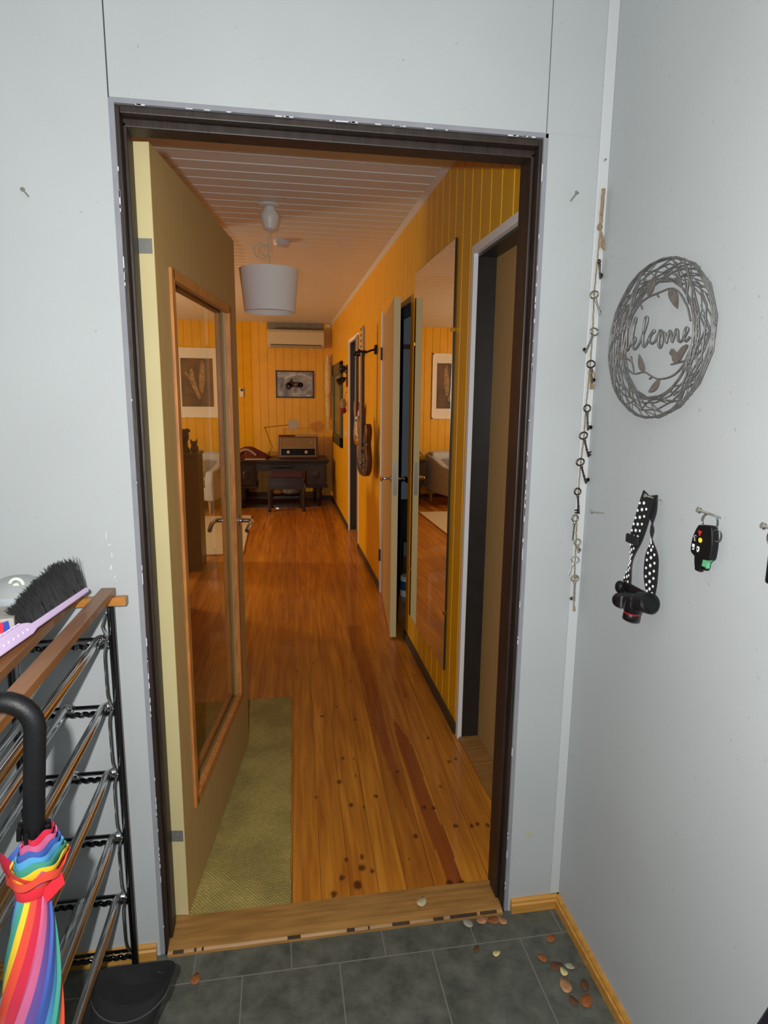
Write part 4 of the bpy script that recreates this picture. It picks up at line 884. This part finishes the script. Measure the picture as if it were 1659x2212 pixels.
def dots(cl, x0, lo, hi, parent, shift):
    P = spline([(u, z, w_) for u, z, w_ in cl], 14); g = G(); acc = 0; row = 0
    for i in range(1, len(P)):
        acc += (P[i].xy-P[i-1].xy).length
        if acc < .0068: continue
        acc = 0; row += 1; p = P[i]
        if not (lo < p.y < hi): continue
        q = (P[min(i+2, len(P)-1)]-P[i-1]); q.z = 0; q.normalize(); s_ = Vector((-q.y, q.x));
        if s_.x < 0: s_ = -s_
        for f in ((0,) if row % 2 else (-.30, .30)):
            f += shift; sq = max(.2, min(1, p.z/.045)); r = (.0037 if row % 2 else .0030)
            c = (p.x+s_.x*f*p.z, p.y+s_.y*f*p.z); n = 10
            if abs(f) > .42: continue
            xs = x0-2*f*.010*(1-min(1, p.z/.045)); g.prism([(c[0]+r*sq*math.cos(2*PI*k/n), c[1]+r*math.sin(2*PI*k/n)) for k in range(n)], lambda u, z: Vector((xs-.0002-.0, -u, z)), lambda u, z: Vector((xs-.0012, -u, z)))
    g.build('reflective_dots', dotm, parent)
dots(cR, 1.1145, 1.08, 1.21, s1_, 0); dots(cL, 1.110, 1.055, 1.275, s2_, -.12)
g = G(); g.box(1.100, 1.108, -.309, -.262, 1.176, 1.196); g.build('slider_buckle', webm, s2_, bevel=.003)
g = G(); g.tube([Vector((1.098, -.270, 1.044)), Vector((1.098, -.378, 1.073))], .0165, 20); g.build('body', blackr, e, smooth=True, bevel=.003)
g = G(); g.tube(spline([Vector((1.094, -.345, 1.064)), Vector((1.093, -.352, 1.066)), Vector((1.092, -.384, 1.073)), Vector((1.092, -.389, 1.0745))], 3), [.018]*3+[.021]*3+[.0215]*2+[.016]*2, 20); g.build('battery_cap', blackr, e, smooth=True)
g = G(); g.ell((1.098, -.266, 1.040), .018, .018, .0175); g.build('tilt_knob', blackr, e, smooth=True)
ax = Vector((-.12, .02, -1)).normalized(); lc = Vector((1.090, -.333, 1.055))
g = G(); g.lathe([(.018, -.005), (.018, .018), (.0155, .022), (.0155, .0205), (.017, .0235), (.0172, .036), (.0155, .038)], lc, 28, axis=ax); g.build('lens_barrel', black, e, smooth=True)
g = G(); g.lathe([(.0166, .0195), (.0168, .0235)], lc, 28, axis=ax); g.build('red_ring', mat('red_anodised', 'b01a2a', .3, .3), e, smooth=True)
g = G(); g.lathe([(.0145, .0375), (.0145, .0385)], lc, 28, axis=ax); g.build('lens', mat('lens_dark', '222428', .05), e)
for q_ in ((1.078, 1.082, -.302, -.300, 1.036, 1.062), (1.076, 1.080, -.345, -.343, 1.045, 1.072)): G().box(*q_).build('clip', mat('grey_wire', '77777a', .4, .5), e)
g = G(); g.ell((1.104, -.250, 1.066), .010, .013, .015); g.box(1.10, 1.11, -.268, -.25, 1.047, 1.070); g.build('strap_adjuster', blackr, e, smooth=True)
g = G(); g.box(1.106, 1.112, -.352, -.258, 1.060, 1.084); g.build('mount_plate', black, e, bevel=.003)
# ---- car key
e = empty('car_key', (1.115, -.51, 1.29), 'black car remote key with red and yellow buttons on a ring', 'car key')
def KP(u, z, d): return Vector((1.120-d, -u, z))
body = [(.4935, 1.259), (.503, 1.2625), (.525, 1.2655), (.5325, 1.262), (.5365, 1.249), (.5385, 1.233), (.5375, 1.215), (.534, 1.203), (.518, 1.2), (.500, 1.1985), (.486, 1.203), (.4805, 1.208), (.480, 1.220), (.483, 1.238)]
g = G(); g.prism([(p.x-.0015, p.y) for p in spline([(a, c, 0) for a, c in body], 3, True)], lambda u, z: KP(u, z, 0), lambda u, z: KP(u, z, .014)); g.build('fob', blackr, e, bevel=.003, seg=3)
g = G(); g.prism([(.5005, 1.2515), (.5105, 1.2518), (.5055, 1.2415)], lambda u, z: KP(u-.003, z, .0138), lambda u, z: KP(u-.003, z, .0150)); g.build('red_button', mat('button_red', 'd8282a', .4), e)
g = G(); g.prism([(.5065+.0047*math.cos(k*PI/8), 1.2345+.0047*math.sin(k*PI/8)) for k in range(16)], lambda u, z: KP(u-.001, z, .0138), lambda u, z: KP(u-.001, z, .0150)); g.build('yellow_button', mat('button_yellow', 'f0e04a', .4), e)
wi = mat('button_white', 'f4f4f4', .4)
g = G(); g.box(1.1045, 1.1065, -.4905, -.4855, 1.2175, 1.2235); g.tube([KP(.488+.0022*math.cos(a*PI/6-PI), 1.2145+.0022*math.sin(a*PI/6-PI), .0145) for a in range(9)], .0006, 5); g.build('unlock_symbol', wi, e)
g = G(); g.prism([(.4985, 1.2215), (.5045, 1.2215), (.5045, 1.2135), (.5015, 1.2105), (.4985, 1.2135)], lambda u, z: KP(u, z, .0138), lambda u, z: KP(u, z, .0150)); lk = g.build('lock_symbol', wi, e)
g = G(); g.box(1.1042, 1.1048, -.5025, -.5005, 1.2145, 1.2195); g.build('lock_mark', black, e)
g = G(); g.tube(spline([KP(.4935, 1.2395, .0145), KP(.489, 1.240, .0145), KP(.4872, 1.2365, .0145), KP(.4905, 1.234, .0145), KP(.488, 1.231, .0145), KP(.4925, 1.2305, .0145)], 4), .0007, 5); g.build('boot_symbol', mat('symbol_grey', 'b8b8b8', .4), e)
g = G(); g.prism([(.488, 1.203), (.512, 1.203), (.509, 1.187), (.507, 1.1735), (.494, 1.1735), (.490, 1.188)], lambda u, z: KP(u-.001, z, .002), lambda u, z: KP(u-.001, z, .011)); g.build('blade_cover', blackr, e, bevel=.002)
g = G(); g.prism([(.511, 1.205), (.528, 1.2065), (.530, 1.203), (.522, 1.195), (.521, 1.184), (.508, 1.186), (.508, 1.192)], lambda u, z: KP(u, z, .001), lambda u, z: KP(u, z, .008)); g.build('green_tag', mat('green_tape', '5fae80', .6), e)
g = G(); g.box(1.110, 1.118, -.520, -.508, 1.1805, 1.186); g.build('dark_tab', black, e)
g = G(); n = 28; c0 = Vector((1.113, -.515, 1.2715)); a1 = Vector((.25, -1, 0)).normalized()
g.tube([c0+a1*(.0165*math.cos(2*PI*i/n))+Vector((0, 0, 1))*(.0155*math.sin(2*PI*i/n)) for i in range(n)], .0011, 8, closed=True)
c0 = Vector((1.113, -.538, 1.250)); g.tube([c0+Vector((.3, -1, 0)).normalized()*(.008*math.cos(2*PI*i/n))+Vector((0, 0, 1))*(.011*math.sin(2*PI*i/n)) for i in range(n)], .0010, 8, closed=True); g.build('key_ring', chrome, e, smooth=True)
# ---- shoe rack
e = empty('shoe_rack', (-.17, -.6, 0), 'chrome tube shoe rack with brown wooden top slats on the left', 'shoe rack')
slm = mat('brown_slat', '845630', .42, var=.25, scale=8, stretch=(8, .8, 8), coat=.2); orm = mat('orange_batten', 'b5762c', .4, var=.2, scale=12, stretch=(1, 8, 8), coat=.3)
XR, XLp, YE = -.058, -.285, -.045; YN = -1.35
for i, xc in enumerate((-.064, -.132, -.200, -.268)):
    g = G(); g.box(xc-.0155, xc+.0155, YN-.03, -.028, 1.026, 1.043); g.build('top_slat', slm, e, bevel=.0015)
for y in (YE, YN):
    g = G(); g.box(-.30, -.021, y-.011, y+.011, 1.006, 1.0258); g.build('cross_batten', orm, e, bevel=.001)
bk = mat('dark_chrome', '5a5a5e', .14, 1)
for xx in (XR, XLp):
    for y in (YE, YN):
        g = G(); g.tube([(xx, y, 0), (xx, y, 1.006)], .0085, 12); g.build('post', bk, e, smooth=True)
levels = [.92, .75, .577, .403, .231, .067]
for xx, sg in ((XR, -1), (XLp, 1)):
    for y in (YE,):
        g = G()
        for k in range(6):
            zt = ([.99]+levels)[k]; zb_ = levels[k]
            g.tube(spline([(xx+sg*.010, y-.004, zt-.004), (xx+sg*.018, y-.004, zt-.03), (xx+sg*.019, y-.004, (zt+zb_)/2), (xx+sg*.018, y-.004, zb_+.03), (xx+sg*.010, y-.004, zb_+.004)], 5), .0036, 8)
        g.build('brace_rod', chrome, e, smooth=True)
for z in levels:
    for y in (YE, YN):
        g = G(); g.tube([(XLp, y, z+.004), (XR, y, z+.004)], .0042, 8); P = []
        for k in range(49):
            x = XLp+(XR-XLp)*k/48; P.append((x, y, z-.014+.0022*math.sin(k*1.6)))
        g.tube(P, .0056, 8); g.build('rung', bk, e, smooth=True)
    for xx in (XR-.030, XLp+.03, -.175):
        if z < .1: continue
        g = G(); g.tube(spline([(xx+.018, YE-.006, z+.004), (xx+.006, YE-.008, z+.006), (xx, YE-.022, z+.004), (xx, YE-.05, z+.002)], 4)+[Vector((xx, YN, z+.002))], .0108, 14); g.build('rail', chrome, e, smooth=True)
# ---- brush
e = empty('hand_brush', (-.11, -.22, 1.043), 'lavender hand brush with black bristles lying on the shoe rack', 'brush')
lav = mat('lavender_plastic', 'cdb6d8', .4); brm = mat('black_bristle', '0e0e0f', .7)
pa = Vector((-.098, -.105, 1.060)); pb = Vector((-.140, -.395, 1.060)); dv = (pb-pa).normalized(); sv = Vector((0, 0, 1)).cross(dv).normalized()
if sv.x < 0: sv = -sv
# spine of the brush stands on its long edge, bristles point up and to the left
up = Vector((-.55, .05, .95)).normalized(); fl2 = dv.cross(up).normalized()
MB = Matrix.Translation(pa) @ Matrix((dv, fl2, up)).transposed().to_4x4()
g = G(); spn = [(0, -.008), (.22, -.010), (.238, -.014), (.38, -.014), (.39, -.004), (.385, .012), (.25, .014), (.236, .010), (.225, .004), (.0, .004), (-.004, -.002)]
g.prism([(a, c) for a, c in spn], lambda a, c: MB @ Vector((a, -.014, c)), lambda a, c: MB @ Vector((a, .014, c))); g.build('handle', lav, e, bevel=.003)
g = G()
for k in range(9): g.tube([MB @ Vector((.248+k*.015, -.0145, -.004)), MB @ Vector((.248+k*.015, -.006, .0148)), MB @ Vector((.248+k*.015, .006, .0148)), MB @ Vector((.248+k*.015, .0145, -.004))], .0022, 6)
g.build('grip_ribs', lav, e, smooth=True)
g = G(); rb = random.Random(5)
for k in range(2600):
    s_ = rb.uniform(.002, .222); t_ = rb.uniform(-.012, .012); h = .055+.012*math.sin(s_*20)+rb.uniform(-.006, .008); end = s_ < .06
    a = MB @ Vector((s_, t_, .003)); sp_a = -.22*max(0, 1-s_/.07)**1.0 if end else .02
    c = MB @ Vector((s_+h*sp_a*1.2+rb.uniform(-.006, .006), t_*1.6+rb.uniform(-.005, .005), h*(1.0+.15*end)+rb.uniform(-.002, .002)))
    if end and rb.random() < .25: c += Vector((rb.uniform(-.004, .012), rb.uniform(0, .012), rb.uniform(-.006, .006)))
    w_ = Vector((.0006, .0002, 0)); v_ = [g.v(a-w_), g.v(a+w_), g.v(c+Vector((.0004, 0, 0))), g.v(c-Vector((.0004, 0, 0)))]; g.face(v_)
    if k % 2 == 0:
        w2 = Vector((0, .0007, 0)); g.face([g.v(a-w2), g.v(a+w2), g.v(c)])
g.prism([(.0, .002), (.222, .002), (.222, .045), (.12, .05), (.06, .055), (-.006, .052)], lambda a, c: MB @ Vector((a, -.011, c)), lambda a, c: MB @ Vector((a, .011, c)))
g.build('bristles', brm, e)
# ---- clear container behind the brush
e = empty('plastic_tub', (-.215, -.13, 1.043), 'pale plastic tub with round white cap behind the brush', 'container')
g = G(); g.lathe([(.045, 0), (.060, .012), (.064, .032), (.060, .034)], (-.215, -.14, 1.044), 32); g.build('tub', mat('pale_plastic', 'b9c1c4', .3), e, smooth=True)
g = G(); g.lathe([(.060, .034), (.050, .050), (.030, .060), (.010, .062)], (-.215, -.14, 1.044), 32); g.build('dome_lid', mat('cloudy_lid', '9da1a0', .25), e, smooth=True)
g = G(); n = 24; g.tube([Vector((-.205, -.170, 1.098))+Vector((.013*math.cos(2*PI*i/n), 0, .013*math.sin(2*PI*i/n))) for i in range(n)], .0035, 8, closed=True); g.cyl((-.205, -.165, 1.098), (-.203, -.178, 1.098), .006, n=14); g.build('cap', mat('cap_ivory', 'dde0d6', .3), e, smooth=True)
g = G(); g.lathe([(.012, 0), (.011, .03), (.006, .034)], (-.185, -.165, 1.085), 14, axis=(1, .1, .35)); g.build('spout', mat('cap_ivory', 'dde0d6', .3), e, smooth=True)
# ---- small box left
e = empty('small_carton', (-.178, -.30, 1.043), 'small grey carton with red and blue mark at the left edge', 'carton')
MC = Matrix.Translation((-.185, -.315, 1.0435)) @ Matrix.Rotation(.25, 4, 'Z')
g = G(); g.box(-.035, .030, -.03, .05, 0, .040, MC); g.build('box', mat('grey_carton', 'a39d94', .7, var=.2, scale=40), e, bevel=.001)
g = G(); g.prism([(.003, .016), (.012, .013), (.012, .034), (.006, .034)], lambda x, z: MC @ Vector((x, -.0302, z)), lambda x, z: MC @ Vector((x, -.0310, z))); g.build('red_mark', mat('print_red', 'd01f3c', .5), e)
g = G(); g.prism([(.012, .013), (.023, .017), (.021, .036), (.012, .034)], lambda x, z: MC @ Vector((x, -.0302, z)), lambda x, z: MC @ Vector((x, -.0310, z))); g.build('blue_mark', mat('print_blue', '2a3f9e', .5), e)
# ---- umbrella
e = empty('umbrella', (-.02, -.65, .15), 'folded rainbow umbrella with black curved handle hooked on the shoe rack', 'umbrella')
ut = Vector((.001, -.672, 1.040)); ub = Vector((-.082, -.672, .13)); ud = (ub-ut).normalized()
def UPt(s_): return ut+ud*s_
g = G(); arc = [UPt(.168), UPt(.09), UPt(0)]; r_ = .040
for k in range(1, 13):
    a = PI*k/12; arc.append(ut+Vector((-r_+r_*math.cos(a), 0, r_*math.sin(a))))
arc.append(ut+Vector((-2*r_-.002, 0, -.03))); g.tube(arc, .0142, 18); g.build('handle', blackr, e, smooth=True)
g = G(); g.tube([UPt(.15), UPt(.86)], .005, 8); g.build('shaft', black, e)
RB = ['b8243c', 'cf4430', 'd8b62c', '3d8a78', '4d93bc', '3b559a', '5f4a8c', 'b85a80']
rbm = [mat('rainbow_'+n_, c_, .55) for n_, c_ in zip(('crimson', 'orange_red', 'yellow', 'teal', 'sky', 'blue', 'violet', 'pink'), RB)]
a1 = Vector((1, 0, 0)); a1 = (a1-ud*a1.dot(ud)).normalized(); a2 = ud.cross(a1)
def canopy(prof, twist, name, nst=16, seg=96, lobes=8, amp=.14, colperm=None, cap=False):
    g = G(); rings = []; K = 60; off = []
    for k in range(K+1):
        t = k/K; s_ = prof[0][0]+(prof[-1][0]-prof[0][0])*t
        for (sa, ra), (sb, rb_) in zip(prof, prof[1:]):
            if sa <= s_ <= sb+1e-9: r = ra+(rb_-ra)*(s_-sa)/(sb-sa)
        tw = twist(t); row = []
        for i in range(seg):
            ph = 2*PI*i/seg; f = ((ph*lobes/(2*PI)) % 1); rr = r*(1+amp*(f-.5))
            row.append(g.v(UPt(s_)+a1*(rr*math.cos(ph+tw))+a2*(rr*math.sin(ph+tw))))
        rings.append(row)
    per = seg//nst
    for k in range(K):
        for i in range(seg):
            f = g.face([rings[k][i], rings[k][(i+1) % seg], rings[k+1][(i+1) % seg], rings[k+1][i]])
            if f: f.material_index = (i//per) % 8
    if cap: g.face(rings[0])
    return g.build(name, rbm, e, smooth=True)
canopy([(.245, .0185), (.30, .027), (.40, .0375), (.52, .043), (.66, .038), (.80, .018), (.84, .008)], lambda t: -2.6+4.2*t, 'canopy')
# flared upper folds: stacked petal layers
LAY = [0, 7, 5, 4, 3, 2, 1]
for q, ci in enumerate(LAY):
    g = G(); seg = 80; rings = []; top = .158+.0085*q; rt = .0190+.0033*q
    prof = [(.250, .0165+.0004*q), (.222, .022+.0010*q), (top+.014, rt*.97), (top, rt*1.03), (top+.0012, rt*.96)]
    for j, (s_, r) in enumerate(prof):
        row = []
        for i in range(seg):
            ph = 2*PI*i/seg; f = .5+.5*math.sin(ph*5+q*.8); k_ = (0, .05, .09, .12, .12)[j]
            rr = r*(1+k_*(f-.5)); dz = -.011*math.cos(ph-.3)*(0, .2, .8, 1, 1)[j]+.0025*math.sin(ph*5+q)*(j > 1)
            ex = (0, .001, .005, .007, .007)[j]
            row.append(g.v(UPt(s_+dz)+a1*(rr*math.cos(ph)+ex)+a2*(rr*math.sin(ph))))
        rings.append(row)
    for j in range(len(prof)-1):
        for i in range(seg):
            f = g.face([rings[j][i], rings[j][(i+1) % seg], rings[j+1][(i+1) % seg], rings[j+1][i]])
            if f: f.material_index = ci
    g.build('canopy_fold', rbm, e, smooth=True)
# broad outer gores gathered into the strap
g = G(); seg = 96; rings = []; prof = [(.247, .0195), (.236, .0225), (.222, .030), (.212, .0365), (.206, .0395)]
for j, (s_, r) in enumerate(prof):
    row = []
    for i in range(seg):
        ph = 2*PI*i/seg; f = (ph*6/(2*PI)) % 1; rr = r*(1+.13*(f-.5)*j/4); dz = (-.018*f*f+.004*math.sin(2*ph))*j/4
        row.append(g.v(UPt(s_+dz)+a1*(rr*math.cos(ph+.5-.12*j))+a2*(rr*math.sin(ph+.5-.12*j))))
    rings.append(row)
for j in range(len(prof)-1):
    for i in range(seg):
        f = g.face([rings[j][i], rings[j][(i+1) % seg], rings[j+1][(i+1) % seg], rings[j+1][i]])
        if f: f.material_index = (7, 1, 0, 5, 6, 7)[i*6//seg]
g.build('canopy_fold', rbm, e, smooth=True)
g = G(); rings = []
for s_, r in ((.228, .0235), (.231, .0245), (.250, .0235), (.253, .0225)): rings.append([g.v(UPt(s_-.004*math.cos(2*PI*i/24))+a1*(r*math.cos(2*PI*i/24))+a2*(r*math.sin(2*PI*i/24))) for i in range(24)])
g.skin(rings); B_ = UPt(.235); g.prism([(.018, -.012), (.040, .012), (.047, .020), (.050, -.002), (.024, -.030)], lambda x, z: B_+Vector((x-.004, -.012, z)), lambda x, z: B_+Vector((x-.004, -.0135, z))); g.build('strap', mat('red_strap', 'c8202f', .6), e, smooth=True)
g = G()
for k in range(8):
    a = 2*PI*k/8+.2; c_ = UPt(.158)+a1*(.019*math.cos(a))+a2*(.016*math.sin(a)); g.cyl(c_-ud*.010, c_+ud*.008, .0036, n=10)
g.build('rib_tips', black, e, smooth=True)
# ---- boot
e = empty('winter_boot', (-.0, -.28, 0), 'black winter boot standing under the shoe rack corner', 'boot')
btm = mat('black_suede', '0e0e0e', .9, var=.25, scale=30, bump=.4); rings = []; g = G(); n = 32
for k, (z, cx_, cy_2, rx, ry) in enumerate(((.001, -.055, -.36, .060, .125), (.02, -.055, -.36, .062, .128), (.06, -.050, -.345, .060, .115), (.11, -.035, -.32, .062, .085), (.17, -.015, -.295, .074, .066), (.200, -.003, -.275, .084, .056), (.210, .0, -.270, .086, .054))):
    rings.append([g.v((cx_+rx*math.cos(2*PI*i/n), cy_2+ry*math.sin(2*PI*i/n), z+(.016*math.cos(2*(2*PI*i/n))*(k > 4)))) for i in range(n)])
inner = [[g.v((.0+rx*math.cos(2*PI*i/n), -.270+ry*math.sin(2*PI*i/n), z+.012*math.cos(4*PI*i/n))) for i in range(n)] for z, rx, ry in ((.207, .080, .048), (.185, .070, .040), (.175, .05, .03))]
g.skin(rings+inner, cap=True); g.build('upper', btm, e, smooth=True)
g = G(); g.tube([(-.007+.0805*math.cos(2*PI*i/n), -.283+.0605*math.sin(2*PI*i/n), .187+.008*math.cos(4*PI*i/n)) for i in range(n)], .0016, 6, closed=True); g.build('piping', mat('grey_piping', '3c3d3f', .6), e, smooth=True)
g = G(); rings = [[g.v((-.055+rx*math.cos(2*PI*i/n), -.36+ry*math.sin(2*PI*i/n), z)) for i in range(n)] for z, rx, ry in ((0, .063, .13), (.018, .066, .133), (.020, .06, .126))]; g.skin(rings); g.build('sole', blackr, e, smooth=True)
# ---- dark bag at the right edge
e = empty('shoulder_bag', (1.06, -1.05, .9), 'dark navy bag hanging at the lower right edge', 'bag')
nb = mat('navy_black_nylon', '15141f', .5, bump=.3, scale=60)
g = G(); g.prism([(-.850, .545), (-.866, .600), (-.886, .664), (-.915, .75), (-.96, .82), (-1.25, .82), (-1.30, .50), (-.90, .46)], lambda y, z: Vector((1.0, y, z)), lambda y, z: Vector((1.125, y, z))); g.build('body', nb, e, bevel=.012, seg=3)
g = G(); g.tube(spline([(1.06, -.98, .81), (1.09, -1.02, 1.1), (1.12, -1.1, 1.3), (1.09, -1.18, 1.1), (1.06, -1.22, .81)], 6), .008, 8); g.build('strap', nb, e, smooth=True)
g = G(); g.cyl((XV, -1.1, 1.29), (1.10, -1.1, 1.295), .004, n=8); tag(g.build('coat_hook', steel), 'steel hook holding the dark navy bag', 'hook')
# ---- dry leaves on the floor
lm_ = {'o': mat('dry_leaf_orange', '9a5a2c', .8, var=.3, scale=60), 't': mat('dry_leaf_tan', 'b8865a', .8, var=.3, scale=60), 'p': mat('dry_leaf_pale', 'c9b78f', .8, var=.2, scale=60), 'y': mat('dry_leaf_yellow', 'cdbb7c', .8), 'd': mat('dry_leaf_dark', '5c3a24', .8), 'g': mat('dry_leaf_grey', '9a9584', .8)}
LV = [((.728, .050, .017), .017, 'p', 1.0, 'pale leaf lying on the wooden door sill'), ((.849, -.029, 0), .015, 'g', 2.0, 'grey leaf in front of the right end of the sill'), ((.098, -.09, 0), .015, 'o', 1.4, 'orange leaf near the left end of the sill'),
      ((1.063, -.114, 0), .014, 'o', .6, 'orange leaf nearest the inner corner'), ((1.014, -.169, 0), .013, 'o', 2.2, 'small orange leaf below the tile joint'), ((.895, -.136, 0), .010, 'y', .4, 'small bright yellow leaf in the middle of a tile'),
      ((1.039, -.198, 0), .016, 'd', .2, 'dull brown leaf above the pale cream one'), ((1.052, -.22, .002), .011, 'y', 1.7, 'cream leaf touching the large tan leaf'), ((1.040, -.257, 0), .018, 't', 1.5, 'large tan leaf below the cream one'),
      ((1.078, -.205, 0), .011, 'g', 2.7, 'greyish leaf by the right baseboard'), ((1.088, -.263, 0), .014, 'd', 1.2, 'dark leaf against the right baseboard'), ((1.042, -.298, 0), .012, 'd', 1.9, 'dark curled leaf under the large tan leaf'),
      ((1.072, -.303, 0), .018, 'o', .9, 'large orange leaf nearest the camera by the baseboard'), ((.890, -.024, 0), .016, 't', .3, 'tan leaf under the right end of the sill'), ((.925, -.030, .001), .017, 'o', 2.9, 'orange brown leaf beside the right jamb'), ((.950, -.036, .001), .014, 't', 2.0, 'tan leaf against the foot of the right jamb'), ((.846, -.115, 0), .010, 'd', 1.0, 'small dark leaf left of the yellow one')]
rl = random.Random(9)
for (p, r, c, rot, lab) in LV:
    e = empty('dry_leaf', (p[0], p[1], p[2]+.0006), lab, 'leaf', 'dry leaves on the entrance floor'); g = G(); n = 18; R_ = Matrix.Rotation(rot, 3, 'Z'); ctr = g.v(Vector(p)+Vector((0, 0, .0008)))
    ring = []; k1, k2 = rl.uniform(.002, .004), rl.uniform(0, 6)
    for i in range(n):
        a = 2*PI*i/n; rr = r*(1+.35*max(0, math.cos(a))**6+.06*math.sin(9*a)); v_ = R_ @ Vector((rr*math.cos(a)*1.0, rr*math.sin(a)*.82, 0)); ring.append(g.v(Vector(p)+v_+Vector((0, 0, .0012+k1*abs(math.sin(a+k2))))))
    for i in range(n): g.face([ctr, ring[i], ring[(i+1) % n]])
    bl = g.build('blade', lm_[c], e, smooth=True); md = bl.modifiers.new('s', 'SOLIDIFY'); md.thickness = .0005
    g = G(); q = R_ @ Vector((-r*.8, 0, 0)); g.tube([Vector(p)+Vector((0, 0, .0018)), Vector(p)+q+Vector((0, 0, .0016)), Vector(p)+q*1.9+Vector((0, 0, .0012))], .0005, 5); g.build('stem', lm_['d'], e)
